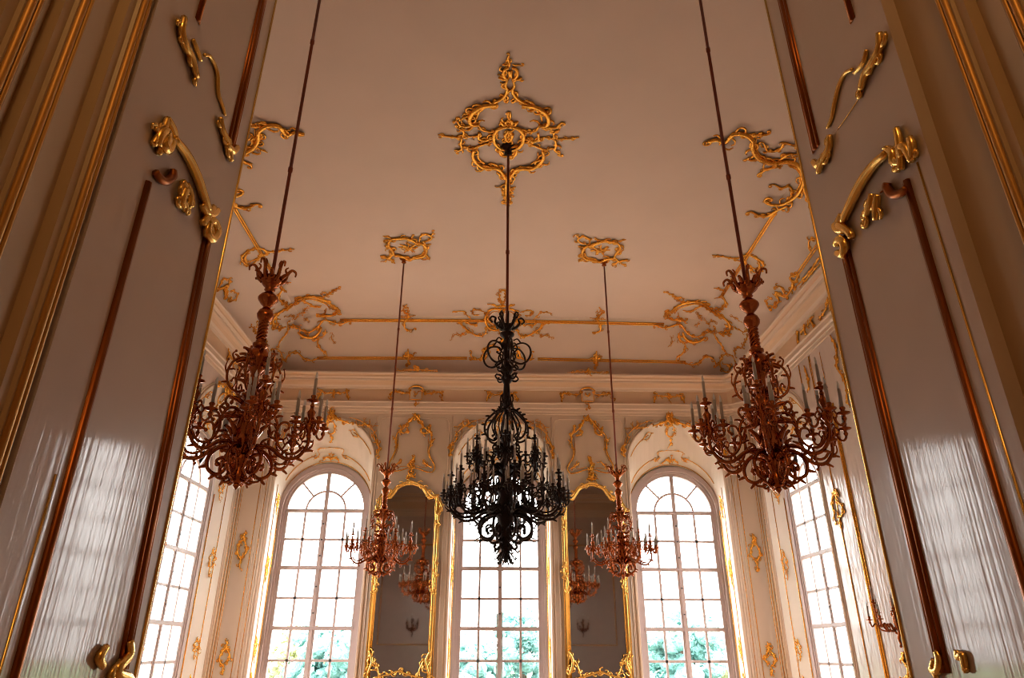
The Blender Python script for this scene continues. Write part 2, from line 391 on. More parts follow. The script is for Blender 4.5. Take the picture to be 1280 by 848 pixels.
# bead round each recess opening, gold lines on the soffits
for i,(o1,o2,mf,w) in enumerate(REC):
    cx=(o1[0][0]+o1[-1][0])/2
    g=MB(); l=[mf(cx+(a-cx)*1.02,b+ (.02 if b>2.5 else 0),-.01) for a,b in o1]; g.tube(l,.022,6); g.build('arch_bead',M['trimw'],w)
    g=MB(); l=[mf(cx+(a-cx)*1.075,b+(.05 if b>2.5 else 0),-.005) for a,b in o1]; g.tube(l,.012,5); g.build('arch_fillet',M['trimw'],w)
    def rl(t,f0,f1):
        o=lerp_out(o1,o2,t); o=o[1:-1]; k=len(o); return [V(mf(a,b,t)) for a,b in o[int(f0*k):max(int(f1*k),int(f0*k)+2)]]
    def inn(p): return (V(mf((o1[0][0]+o1[-1][0])/2,2.6,.4))-p).normalized()
    g=MB()
    for t,f0,f1 in ((.16,.12,.36),(.16,.64,.88),(.72,.12,.42),(.72,.58,.88)):
        P=rl(t,f0,f1); g.tube([p+inn(p)*.008 for p in P],.011,5)
    P=rl(.90,0,1); g.tube([p+inn(p)*.006 for p in P],.010,5)
    # vertical gold lines down the jambs
    for e in (0,-1):
        for t in (.30,.80):
            a0,z0=lerp_out(o1,o2,t)[e]; a1,z1=lerp_out(o1,o2,t)[1 if e==0 else -2]
            p,q=V(mf(a0,z0,t)),V(mf(a1,z1-.15,t)); d=inn(V((p.x,p.y,2))); d.z=0
            g.tube([p+d*.006,q+d*.006],.010 if t<.5 else .013,5)
    # soffit ornaments
    def soff(t,f): 
        P=rl(t,0,1); x=f*(len(P)-1); a=min(int(x),len(P)-2); return P[a].lerp(P[a+1],x-a)
    def ss(pts,r,lf,c0=0,c1=0):
        P=[soff(t,f) for t,f in pts]; stroke(g,P,[inn(p) for p in P],r,lf,c0,c1)
    ss([(.06+.13*(1-math.cos(a)),.5+.028*math.sin(a)) for a in [2*PI*k/10 for k in range(11)]],.016,22)
    ss([(.32,.5),(.42,.505),(.5,.498)],.018,20)
    for e in (-1,1):
        ss([(.16,.5+e*.14),(.10,.5+e*.17),(.17,.5+e*.21),(.24,.5+e*.17),(.16,.5+e*.14)],.012,14)
        ss([(.72,.5+e*.08),(.60,.5+e*.09),(.60,.5-e*.0)],.011,6)
        ss([(.72,.5+e*.08),(.78,.5+e*.11),(.72,.5+e*.12)],.014,20,0,.03*e)
        ss([(.84,.5),(.80,.5+e*.03),(.86,.5+e*.06)],.018,24)
        ss([(.88,.5),(.74,.5+e*.012)],.018,14)
    for e in (0,-1):      # pendants on the jambs
        for zc,hh in ((3.05,.34),(1.62,.42),(.05,.3),(-.6,.3)):
            t=.42 if zc<2.5 else .55
            a=lerp_out(o1,o2,t)[e][0]
            def jp(da,z): 
                p=V(mf(a,z,t)); q=V(mf(lerp_out(o1,o2,t+.1)[e][0],z,t+.1)); d=(q-p).normalized(); nn=inn(V((p.x,p.y,2.6))); nn.z=0; return p+d*da, nn.normalized()
            for e2 in (-1,1):
                pp=[jp(e2*s*.55,zc+z*hh) for s,z in ((.0,.5),(.07,.25),(.14,.1),(.06,-.05),(.12,-.2),(.0,-.3))]
                stroke(g,[p for p,_ in pp],[q for _,q in pp],.014,16,0,0)
            pp=[jp(s*.4,zc+z*hh) for s,z in ((0,.6),(.04,.45),(-.03,.3))]; stroke(g,[p for p,_ in pp],[q for _,q in pp],.012,16)
            pp=[jp(s*.4,zc+z*hh) for s,z in ((0,-.3),(.03,-.5),(-.02,-.75))]; stroke(g,[p for p,_ in pp],[q for _,q in pp],.012,18)
    g.build('gilded_stucco',M['gold'],w)
    # portal lets the sky light in
    ld=bpy.data.lights.new('daylight_portal','AREA'); ld.shape='RECTANGLE'; ld.size=2*GH+.1; ld.size_y=GZ+GH-Z4; ld.cycles.is_portal=True
    lo=bpy.data.objects.new('daylight_portal',ld); COL.objects.link(lo)
    pos=V(mf(0,0,0))
    if i<3: lo.location=(WIN[i][1],YG+.15,(GZ+GH+Z4)/2); lo.rotation_euler=(-PI/2,0,0)
    else:
        sd=-1 if i==3 else 1
        lo.location=(sd*6.06,12.978,(GZ+GH+Z4)/2); lo.rotation_euler=(PI/2,0,sd*PI/2)
# keep stray daylight out round the outside of the shell
mb=MB()
for a0,a1 in ((-7.2,-5.05),(-3.0,-1.02),(1.02,3.0),(5.05,7.2)): mb.box(a0,a1,YG+.10,YG+.3,FLOOR,H+.3)
mb.box(-7.2,7.2,YG+.10,YG+.3,GZ+GH+.16,H+.3); mb.box(-7.2,7.2,YG+.10,YG+.3,FLOOR,Z5+.02)
for sd in (-1,1):
    x0,x1=sorted((sd*6.02,sd*6.2))
    mb.box(x0,x1,.8,11.98,FLOOR,H+.3); mb.box(x0,x1,14.9,YG+.3,FLOOR,H+.3); mb.box(x0,x1,11.9,15,GZ+GH+.16,H+.3); mb.box(x0,x1,11.9,15,FLOOR,Z5+.02)
mb.box(-6.2,6.2,.8,YF-.003,5.1,H+.3)
for sd in (-1,1):
    x0,x1=sorted((sd*4.25,sd*6.2)); mb.box(x0,x1,.8,YF-.003,FLOOR,5.2)
mb.build('wall_exterior',M['trimw'],kind='structure')
# ---------------------------------------------------------------- gilded lines on ceiling and cove
def gline(name, segs, r=.022, double=True):
    mb=MB()
    for P,N in segs:
        t=(P[-1]-P[0]).normalized()
        for off in ((-.02,.02) if double else (0,)):
            mb.tube([p+q.cross(t)*off+q*.008 for p,q in zip(P,N)],r,6)
    return mb.build(name,M['gold'],kind='structure')
ID=(0,0,1)
def seg(a,b,n=9): return [(a[0]+(b[0]-a[0])*i/n,a[1]+(b[1]-a[1])*i/n) for i in range(n+1)]
def both_sides(pts):
    P,N=px(ID,pts,room_hit); return [(P,N),mir(P,N)]
g=[]
for pts in (seg((642,401.5),(830,405.5)),seg((970,264),(903,369)),):
    P,N=px(ID,pts,room_hit); g+= [(P,N),mir(P,N)]
gline('trim_4',g,.019)
g=[]
for pts in (seg((672,449),(857,453)),seg((1024,304),(997,343)),seg((962,420),(940,452))):
    P,N=px(ID,pts,room_hit); g+= [(P,N),mir(P,N)]
gline('trim_5',g,.017)
# ---------------------------------------------------------------- stucco ornaments
Gd=M['gold']; SD=(1,-1)
TR=(820,340,6.523)
corner=[([(130,330),(150,290),(230,250),(320,235),(400,260),(450,310)],.040,11),
 ([(150,340),(180,300),(240,275),(320,258),(390,280),(435,315)],.020,0),
 ([(450,310),(490,340),(540,360),(590,400),(610,450),(590,500),(550,500)],.036,10,0,.05),
 ([(75,160),(130,185),(170,220),(230,250)],.020,16),
 ([(170,225),(200,200),(225,225)],.018,10),
 ([(130,330),(95,320),(85,350),(120,380),(180,390),(230,400)],.034,12,0,.06),
 ([(0,435),(50,455),(100,450),(150,435),(200,430),(230,470),(270,510),(330,530),(400,500),(470,480)],.026,8,.05,0),
 ([(215,490),(230,530),(280,570),(350,565),(400,530)],.045,5),
 ([(490,460),(480,500),(500,550),(540,600),(560,650)],.022,12,.05,0),
 (ring_px(585,745,65,75),.020,8),
 ([(600,800),(605,770),(580,750)],.03,20),
 ([(230,735),(270,755),(320,755),(360,730),(400,695),(440,695),(480,730),(490,765),(520,750)],.024,9),
 ([(230,580),(240,620),(210,670),(170,700)],.024,9,0,.06),
 ([(650,690),(645,640),(670,610),(700,620),(730,560),(760,510),(785,490)],.020,10,.03,0),
 ([(545,190),(570,240),(555,280),(510,305),(480,330)],.032,7),
 ([(470,130),(520,135),(550,160),(530,195),(500,210)],.020,12),
 ([(330,320),(370,390),(340,430),(310,440)],.014,16),
 ([(390,370),(430,430),(450,400),(500,410)],.014,14),
 ([(180,330),(190,370),(230,390)],.020,4),
 ([(220,310),(280,320),(330,290),(380,275)],.024,12),
 ([(620,440),(680,470),(720,490),(740,460)],.016,10,0,.03),
 ([(95,615),(130,580),(125,530)],.012,12),
 ([(600,355),(650,375),(690,405)],.012,16),
 ([(500,490),(545,500),(580,440),(560,425)],.022,10),
 ([(180,500),(190,550),(240,580)],.022,12),
 ([(380,490),(420,480),(470,490)],.020,14)]
trace('ceiling_cartouche','','stucco ornament',TR,room_hit,corner,Gd,SD,group='gilded corner cartouches',
  labels=['gilded scrollwork cartouche in the right rear corner of the ceiling','gilded scrollwork cartouche in the left rear corner of the ceiling'])
TS=(820,140,2.495)
trace('ceiling_scroll','','stucco ornament',TS,room_hit,[
 ([(160,88),(190,82),(215,90),(240,65),(275,65),(300,85),(300,110),(320,140),(360,155),(410,150),(445,165),(465,200),(460,230),(440,260),(400,285),(360,285)],.052,7,.0,-.13),
 ([(312,80),(312,112),(332,138),(365,148)],.022,0),([(410,160),(440,178),(455,205),(448,232),(430,255)],.022,0),
 ([(275,65),(310,70),(345,68)],.03,12,0,.05),([(335,95),(350,120),(385,115),(400,95),(435,105)],.026,9,.05,0),
 ([(380,150),(410,130),(432,130)],.032,7,0,.07),([(320,190),(350,175),(390,168)],.026,10,.06,0),
 ([(370,225),(390,235),(415,230),(428,250),(415,272)],.026,5,.06,0),
 ([(300,310),(320,320),(350,320),(380,305),(412,292)],.036,8,.07,0),
 ([(460,225),(470,255),(487,295)],.032,8),([(270,150),(295,140),(310,130)],.02,8)],Gd,SD,group='large ceiling scrolls',
 labels=['large gilded C-scroll on the ceiling beside the right door leaf edge','large gilded C-scroll on the ceiling beside the left door leaf edge, mostly hidden by it'])
trace('ceiling_clasp','','stucco ornament',TS,room_hit,[
 ([(175,445),(210,450),(250,455),(290,445),(330,465),(335,485),(310,500),(275,470),(250,460)],.024,10),
 ([(270,455),(290,480),(320,490)],.018,12),([(310,450),(325,475),(318,498)],.02,10)],Gd,SD,group='clasps on the ceiling line',
 labels=['small gilded leaf clasp crossing the right ceiling line above the red chandelier crown','small gilded leaf clasp crossing the left ceiling line above the red chandelier crown'])
trace('cove_scroll','','stucco ornament',TS,room_hit,[
 ([(445,505),(420,515),(430,540),(405,575),(375,560),(385,590),(360,610)],.030,9,0,0),
 ([(405,575),(390,545),(370,545)],.02,10,0,.04),([(430,540),(440,520),(450,500)],.022,10),
 ([(478,425),(480,400),(500,395)],.022,8,.05,0),([(352,612),(345,590),(362,578)],.018,10)],Gd,SD,group='scrolls on the cove line',
 labels=['gilded scroll ending the right cove line just above the grey camera','gilded scroll ending the left cove line just above the grey camera'])
TC=(540,350,6.737)
trace('ceiling_cartouche','heart-shaped gilded cartouche on the ceiling line behind the dark chandelier crown','stucco ornament',TC,room_hit,[
 ([(605,268),(560,242),(500,242),(455,290),(450,350),(480,405),(540,425),(580,400),(603,370)],.036,6),
 ([(600,300),(560,268),(510,270),(478,310),(478,350),(500,385),(540,398)],.014,0),
 ([(605,175),(580,185),(570,150),(565,110),(585,85)],.018,12,0,.04),([(605,215),(550,218),(490,200)],.024,12),
 ([(600,180),(600,220),(603,262)],.014,10),
 ([(440,265),(390,250),(345,250),(350,290),(400,290)],.022,8),([(330,330),(290,290),(270,265),(220,260),(170,270)],.020,7),
 ([(465,400),(440,460),(390,470),(340,450),(300,425),(240,370),(200,345)],.026,9),
 ([(290,345),(330,375),(380,370)],.028,9),([(290,430),(250,465),(210,455),(165,480)],.014,18),
 ([(560,430),(580,470),(580,500),(600,530)],.018,8),([(500,310),(480,340),(530,385),(570,385)],.018,10)],Gd,(1,),xc=-.02,both=True)
trace('cove_scroll','pair of gilded scrolls on the cove line behind the looped dark chandelier stem','stucco ornament',TC,room_hit,[
 ([(310,655),(350,670),(400,665),(430,640),(440,600),(470,560),(530,555),(565,592)],.028,8),
 ([(335,610),(328,640),(350,665)],.020,8,.04,0),([(430,640),(455,650),(460,620)],.03,12)],Gd,(1,),xc=-.02,both=True)
TL=(440,270,3.282)
trace('ceiling_sprig','','stucco ornament',TL,room_hit,[
 ([(225,362),(210,385),(232,408),(215,440),(222,466),(250,468)],.026,7),([(262,408),(230,412),(195,414)],.014,8),([(232,375),(228,400),(240,420)],.016,10)],Gd,(1,-1),group='sprigs on the ceiling line',
 labels=['small gilded C-shaped sprig on the ceiling line beside the left rear rod','small gilded C-shaped sprig on the ceiling line beside the right rear rod'])
trace('cove_rosette','','stucco ornament',TL,room_hit,[
 ([(230,545),(232,575),(230,610)],.030,9),([(208,573),(230,576),(252,573)],.030,9),([(216,560),(230,575),(244,590)],.018,9)],Gd,(1,-1),group='rosettes on the cove line',
 labels=['small gilded star rosette on the cove line left of the dark chandelier','small gilded star rosette on the cove line right of the dark chandelier'])
T6=(470,280,14.14)
ros=[([(280,250),(400,240),(520,230),(620,260),(700,310),(830,340),(890,430),(860,540),(700,580),(560,600),(420,540),(330,540),(300,470),(220,340),(280,250)],.042,7),
 ([(330,280),(500,262),(610,290)],.016,0),([(840,400),(850,480),(800,540),(690,560)],.018,0),
 ([(770,310),(770,270),(790,210),(880,170),(960,200),(980,250),(900,290),(820,300)],.026,5),([(960,200),(990,180),(1015,145)],.022,10),
 ([(300,530),(230,590),(150,575),(75,553)],.030,6),([(230,585),(280,630),(335,685)],.026,7),([(225,590),(180,640),(130,660)],.018,8),([(120,205),(190,220),(280,250)],.018,9),
 ([(620,260),(640,220),(680,185)],.022,8),([(830,350),(900,360),(980,345)],.018,7),([(860,540),(900,580),(950,625)],.022,8),([(230,350),(190,400),(200,440)],.018,9),
 ([(420,350),(500,380),(570,400)],.022,9),([(390,400),(480,410),(570,420)],.018,10),([(700,350),(650,390),(580,410)],.022,9),([(740,410),(660,420),(580,425)],.02,9),
 ([(500,500),(540,450),(570,420)],.022,9),([(650,490),(620,450),(585,420)],.022,9),([(560,310),(570,360),(575,410)],.02,9)]
trace('ceiling_rosette','','ceiling rosette',T6,room_hit,ros,Gd,(1,-1),group='rear ceiling rosettes',
 labels=['gilded oval ceiling rosette where the left rear chandelier rod is fixed','gilded oval ceiling rosette where the right rear chandelier rod is fixed'])
T4=(540,50,4.04)
P0,_=room_hit(540+387/4.04,50+490/4.04)
trace('ceiling_rosette','large gilded quatrefoil rosette at the centre of the ceiling, holding the dark chandelier rod','ceiling rosette',T4,room_hit,[
 ([(390,70),(383,90),(392,112),(389,130)],.024,8,.02,0,0),([(387,120),(370,124),(355,120)],.018,8),
 ([(389,135),(368,142),(360,165),(372,188),(389,192)],.034,6),([(389,150),(392,170),(389,186)],.03,0),([(387,196),(360,193),(336,184)],.030,6),
 ([(378,200),(372,225),(380,250),(360,285),(310,312),(265,325)],.034,4),
 ([(330,318),(265,325),(215,350),(190,390),(200,418),(240,420)],.050,9),([(330,338),(275,335),(235,365),(222,405)],.024,0),
 ([(240,420),(200,427),(150,430),(128,408)],.030,8,0,.04),([(130,440),(160,460),(152,490)],.026,10),
 ([(30,475),(60,482),(90,485),(150,490),(215,482)],.020,10),([(240,460),(235,490),(265,502),(300,490)],.034,8),([(300,490),(330,486)],.02,8),
 ([(235,425),(255,450),(300,460)],.026,7,0,.03),([(152,490),(145,520),(150,545),(125,560)],.028,9,0,.03),([(160,532),(200,545),(240,530),(292,515)],.026,7,0,.03),
 ([(212,545),(208,590),(255,635),(325,640),(355,665),(372,700)],.048,9),([(235,560),(235,595),(270,622)],.022,0),
 ([(350,655),(375,700),(372,760),(387,820)],.034,9),([(387,745),(360,748),(338,738)],.018,8),([(387,780),(368,785),(350,782)],.014,8),
 ([(387,430),(340,440),(315,470),(316,510),(345,540),(387,548)],.046,7),([(387,425),(360,425),(345,405)],.03,9),([(387,360),(383,380),(387,400)],.022,9),([(387,398),(372,410),(376,425)],.03,8),
 ([(340,545),(350,575),(387,580)],.034,8),([(387,300),(375,312),(360,290),(378,262)],.022,8),([(365,470),(375,500),(387,510)],.034,8),([(387,455),(375,470),(372,490)],.03,9)],
 Gd,(1,),xc=P0.x,both=True)
# ---------------------------------------------------------------- wall ornaments
WB=plane_hit(1,YB-.004,(0,-1,0))
TM=(700,510,8.475); XM=2.02
pan=[([(295,100),(230,170),(205,215),(165,255),(125,290),(120,340),(128,400),(145,470),(130,540),(95,600),(80,650),(110,695),(180,690),(250,665),(310,655)],.022,0),
 ([(300,85),(330,150),(380,180),(400,215),(430,255),(475,285),(492,340),(490,410),(495,470),(530,550),(562,620),(545,680),(500,692),(430,680),(370,660),(310,655)],.022,0),
 ([(150,300),(155,400),(160,480),(130,570)],.009,0),([(470,310),(470,400),(480,480),(520,570)],.009,0),
 ([(285,95),(240,160),(210,230)],.030,12),([(310,110),(360,170),(400,220)],.030,12),([(300,75),(290,110),(310,150)],.03,14),
 ([(200,230),(240,255),(210,290),(165,290)],.024,8),([(390,225),(370,260),(410,290),(450,280)],.024,8),
 ([(140,190),(155,230),(135,270),(110,310)],.026,14),([(455,200),(440,240),(470,280)],.026,12),([(85,340),(120,380),(130,430)],.022,12),([(530,320),(495,370),(490,440)],.022,12),
 ([(110,650),(160,620),(205,580)],.020,14),([(510,650),(470,610),(425,570)],.020,14),([(180,650),(240,640),(280,625)],.010,0),([(370,640),(430,640),(480,660)],.010,0),
 ([(320,520),(305,560),(340,590),(320,640),(330,700)],.030,14),([(290,630),(320,660),(360,630)],.026,12),([(300,690),(330,740),(360,690)],.032,12),([(280,760),(330,745),(380,770)],.03,12)]
trace('wall_cartouche','','wall ornament',TM,WB,pan,Gd,(1,-1),group='cartouche frames above the mirrors',
 labels=['gilded rococo frame on the wall above the right mirror','gilded rococo frame on the wall above the left mirror'])
TW=(760,440,4.24)
def xlate(P,dx): return [p+V((dx,0,0)) for p in P]
span=[([(85,555),(85,500),(105,440),(150,400),(195,375),(240,364)],.013,0),([(90,480),(80,520),(85,560)],.026,14),([(95,430),(110,460),(90,500)],.016,10),
      ([(85,405),(130,408),(160,385),(150,365)],.012,8),([(130,372),(135,400),(190,405),(205,385)],.016,10),([(130,375),(130,470)],.007,0)]
crest=[([(338,320),(325,350),(300,375),(270,385),(235,398)],.030,9),([(338,330),(322,370),(338,388)],.04,8),([(300,385),(320,365),(335,378)],.03,10)]
wl=['left','middle','right']
for i,(_,c,c2) in enumerate(WIN):
    for e in (-1,1):
        mb=MB()
        for s in span:
            P,N=px(TW,s[0],WB)
            P=[V((p.x-3.96,p.y-.014,p.z)) for p in P]
            if e>0: P,N=mir(P,N)
            stroke(mb,xlate(P,c2),N,s[1],s[2])
        if i==1:
            P=[V((e*.5,YB-.004,4.86)),V((e*.85,YB-.004,4.86)),V((e*1.02,YB-.004,4.7)),V((e*1.05,YB-.004,4.35))]; stroke(mb,P,[V((0,-1,0))]*4,.010,0)
        tag(mb.build('spandrel_ornament',Gd),'thin gilded spandrel scroll at the %s shoulder of the %s window arch'%('left' if e<0 else 'right',['left rear','middle','right rear'][i]),'wall ornament','spandrel scrolls of the rear windows')
    mb=MB()
    for s in crest:
        P,N=px(TW,s[0],WB); P=[V((p.x-3.96,p.y-.02,p.z)) for p in P]
        stroke(mb,xlate(P,c2),N,s[1],s[2]); P,N=mir(P,N); stroke(mb,xlate(P,c2),N,s[1],s[2])
    tag(mb.build('arch_crest',Gd),'gilded shell crest at the top of the %s window arch'%['left rear','middle','right rear'][i],'wall ornament','crests of the rear window arches')
for sd in (-1,1):      # crests over the side window arches, with long drops nearer the doorway
    mb=MB(); n=V((-sd,0,0)); X=sd*(XW-.026)
    def sp(pts): return [V((X,y,z)) for y,z in pts],[n]*len(pts)
    for e in (-1,1):
        for pts,r,l in (([(SY0,5.02),(SY0+e*.1,4.92),(SY0+e*.35,4.86),(SY0+e*.65,4.74)],.032,10),([(SY0,4.98),(SY0+e*.08,4.86),(SY0,4.75)],.04,9)):
            P,N=sp(pts); stroke(mb,P,N,r,l)
    tag(mb.build('arch_crest',Gd),'gilded shell crest at the top of the %s side window arch'%('left' if sd<0 else 'right'),'wall ornament','crests of the side window arches')
    X=sd*(XW-.006)
    mb=MB()
    for pts,r,l in (([(10.6,5.0),(10.5,4.7),(10.6,4.4),(10.45,4.1),(10.5,3.7)],.022,12),([(11.5,5.0),(11.5,4.4),(11.52,3.9)],.008,0),([(11.75,4.9),(11.7,4.6),(11.75,4.4)],.02,14),
                    ([(10.15,5.6),(10.2,5.1),(10.1,4.8),(10.2,4.4)],.026,12),([(10.0,4.6),(9.95,4.2),(10.0,3.8)],.03,14),([(9.9,3.9),(9.95,3.6),(9.85,3.2)],.03,16),([(11.1,4.9),(11.1,4.3),(11.1,3.7)],.008,0)):
        P,N=sp(pts); stroke(mb,P,N,r,l)
    tag(mb.build('wall_drop',Gd),'hanging gilded leaf drops on the %s wall just outside the side window'%('left' if sd<0 else 'right'),'wall ornament','leaf drops on the side walls')
    # pilaster strips of the polished wall and their medallion
    mb=MB()
    for y,r in ((11.99,.012),(11.55,.010)): mb.tube([(X,y,FLOOR+.3),(X,y,5.0)],r,6)
    for y,r in ((11.06,.026),(11.0,.014)): mb.tube([(X,y,FLOOR+.3),(X,y,3.9)],r,8)
    mb.build('trim_%d'%(6 if sd<0 else 7),Gd,kind='structure')
    mb=MB()
    if sd>0:
        for pts,r,l in (([(457,310),(470,340),(440,360),(432,420),(445,480),(450,550)],.022,14),([(460,345),(465,400),(490,420),(510,460),(500,520),(470,515)],.020,14),([(485,520),(490,570),(503,612)],.018,16),([(430,345),(455,330),(480,345)],.024,14)):
            P,N=px((970,560,6.057),pts,plane_hit(0,XW-.004,(-1,0,0))); stroke(mb,P,N,r,l)
        tag(mb.build('wall_medallion',Gd),'gilded open medallion on the polished right wall beside the window','wall ornament')
# corner pilasters: gilded lines and a medallion on the rounded corner
def cpt(sd,a,z): return V((sd*(XW-RC+(RC-.004)*math.cos(a)),YB-RC+(RC-.004)*math.sin(a),z)),V((-sd*math.cos(a),-math.sin(a),0))
for sd in (-1,1):
    mb=MB()
    for deg,r in ((84,.007),(70,.009),(27,.010),(20,.007),(8,.012),(2,.008)):
        mb.tube([cpt(sd,math.radians(deg),z)[0] for z in (FLOOR+.3,4.9)],r,6)
    tr=mb.build('trim_%d'%(8 if sd<0 else 9),Gd,kind='structure')
    mb=MB()
    for deg,r in ((88,.016),(77,.012),(23.5,.022),(14,.026),(5,.020),(-.5,.022)):
        mb.tube([cpt(sd,math.radians(deg),z)[0] for z in (FLOOR,4.98)],r,8)
    mb.build('white_bead',M['trimw'],tr)
    for zc,k,wh in ((1.92,1,'upper'),(-.15,.8,'lower')):
        mb=MB()
        for pts,r,l in (([(52,.42),(50,.25),(58,.12),(62,-.02),(54,-.12)],.022,14),([(50,.24),(42,.12),(38,0),(44,-.12),(52,-.16)],.022,14),([(52,-.14),(50,-.26),(53,-.38)],.018,16),([(56,.22),(48,.3),(44,.22)],.02,16)):
            q=[cpt(sd,math.radians(d),zc+z*k) for d,z in pts]; stroke(mb,[a for a,_ in q],[b for _,b in q],r,l)
        tag(mb.build('wall_medallion',Gd),'%s gilded rocaille medallion on the rounded %s rear corner of the room'%(wh,'left' if sd<0 else 'right'),'wall ornament','medallions on the rounded corners')
# frieze consoles, garlands and scroll brackets
def console(x):
    mb=MB(); y=YB-.03
    mb.loft([[(x+a,y-d,z) for a,d in ((-.13,0),(-.13,.10),(.13,.10),(.13,0))] for z,d2 in ((5.33,0),(5.6,0))],cap=True)
    o=mb.build('console',M['trimw'])
    g=MB(); n=V((0,-1,0))
    def s(pts,r,l,c0=0,c1=0,dy=0): stroke(g,[V((x+a,y-dy,z)) for a,z in pts],[n]*len(pts),r,l,c0,c1)
    s([(-.15,5.62),(-.06,5.66),(.06,5.66),(.15,5.62)],.028,0,.05,-.05,.10)
    s([(-.14,5.60),(-.14,5.33)],.014,0,0,0,.10); s([(.14,5.60),(.14,5.33)],.014,0,0,0,.10); s([(-.14,5.33),(.14,5.33)],.018,0,0,0,.10); s([(-.06,5.55),(0,5.45),(.06,5.55)],.016,10,0,0,.1)
    s([(0,5.31),(.02,5.24),(0,5.17)],.02,14,0,0,.07)
    for e in (-1,1): s([(e*.14,5.58),(e*.25,5.52),(e*.4,5.55),(e*.52,5.56),(e*.60,5.52),(e*.60,5.34)],.020,12)
    s([(-.5,5.96),(0,5.99),(.5,5.96)],.014,14,0,0,.33); s([(-.06,5.95),(0,6.02),(.06,5.95)],.03,12,0,0,.35)
    g.build('gilding',Gd,o); return o
for x,w in ((-2.02,'left'),(2.02,'right')):
    tag(console(x),'white frieze console with gilded garlands above the %s mirror'%w,'wall ornament','frieze consoles')
def bracket(x0,axis,sd=0):
    g=MB()
    def m(a,z): return (V((x0+a,YB-.034,z)),V((0,-1,0))) if axis=='b' else (V((sd*(XW-.034),x0+a,z)),V((-sd,0,0)))
    def s(pts,r,l,c0=0,c1=0):
        q=[m(a,z) for a,z in pts]; stroke(g,[i for i,_ in q],[j for _,j in q],r,l,c0,c1)
    for e in (-1,1):
        s([(e*.36,5.34),(e*.34,5.44),(e*.30,5.52)],.028,8,0,.04*e); s([(e*.26,5.57),(e*.36,5.58)],.022,6); s([(e*.24,5.54),(e*.15,5.5),(0,5.53)],.018,10)
    s([(0,5.60),(.01,5.5),(0,5.40)],.022,12); return g.build('frieze_bracket',Gd)
for x,w in ((-3.96,'left rear'),(0,'middle'),(3.96,'right rear')):
    tag(bracket(x,'b'),'pair of gilded scroll brackets in the frieze above the %s window'%w,'wall ornament','frieze scroll brackets')
for sd,w in ((-1,'left'),(1,'right')):
    for y,w2 in ((13.3,'above the side window'),(11.4,'just before the side window'),(10.0,'nearest the doorway')):
        tag(bracket(y,'s',sd),'gilded scroll brackets in the %s wall frieze %s'%(w,w2),'wall ornament','frieze scroll brackets')
    # gilded swag climbing over the cornice near the door leaf
    g=MB(); n=V((-sd,0,.4)).normalized()
    for pts,r,l in (([(9.2,5.95),(9.6,6.02),(10.1,5.98),(10.7,6.0)],.022,13),([(9.4,5.9),(9.9,5.93),(10.5,5.93)],.016,12)):
        stroke(g,[V((sd*(XW-.39),y,z)) for y,z in pts],[n]*len(pts),r,l)
    for pts,r,l in (([(9.35,5.6),(9.45,5.35),(9.35,5.1),(9.45,4.8)],.026,12),([(10.35,5.6),(10.5,5.45),(10.8,5.4)],.02,12)):
        stroke(g,[V((sd*(XW-.05),y,z)) for y,z in pts],[V((-sd,0,0))]*len(pts),r,l)
    tag(g.build('cornice_swag',Gd),'gilded leaf swag climbing the %s cornice close to the door leaf'%w,'wall ornament','cornice swags')
# raised panel lines on the rear wall
mb=MB()
for x in (-2.02,2.02):
    for hw,z0,z1 in ((.80,2.9,4.93),):
        R=.12; P=[(x-hw,z0),(x-hw,z1-R),(x-hw+R*.3,z1-R*.3),(x-hw+R,z1),(x+hw-R,z1),(x+hw-R*.3,z1-R*.3),(x+hw,z1-R),(x+hw,z0)]
        mb.tube([(a,YB,z) for a,z in P],.014,6)
    for e in (-1,1):
        for off,r in ((.87,.016),(.76,.016)): mb.tube([(x+e*off,YB,FLOOR),(x+e*off,YB,4.98 if off>.8 else 2.9)],r,6)
mb.build('trim_10',M['trimw'],kind='structure')
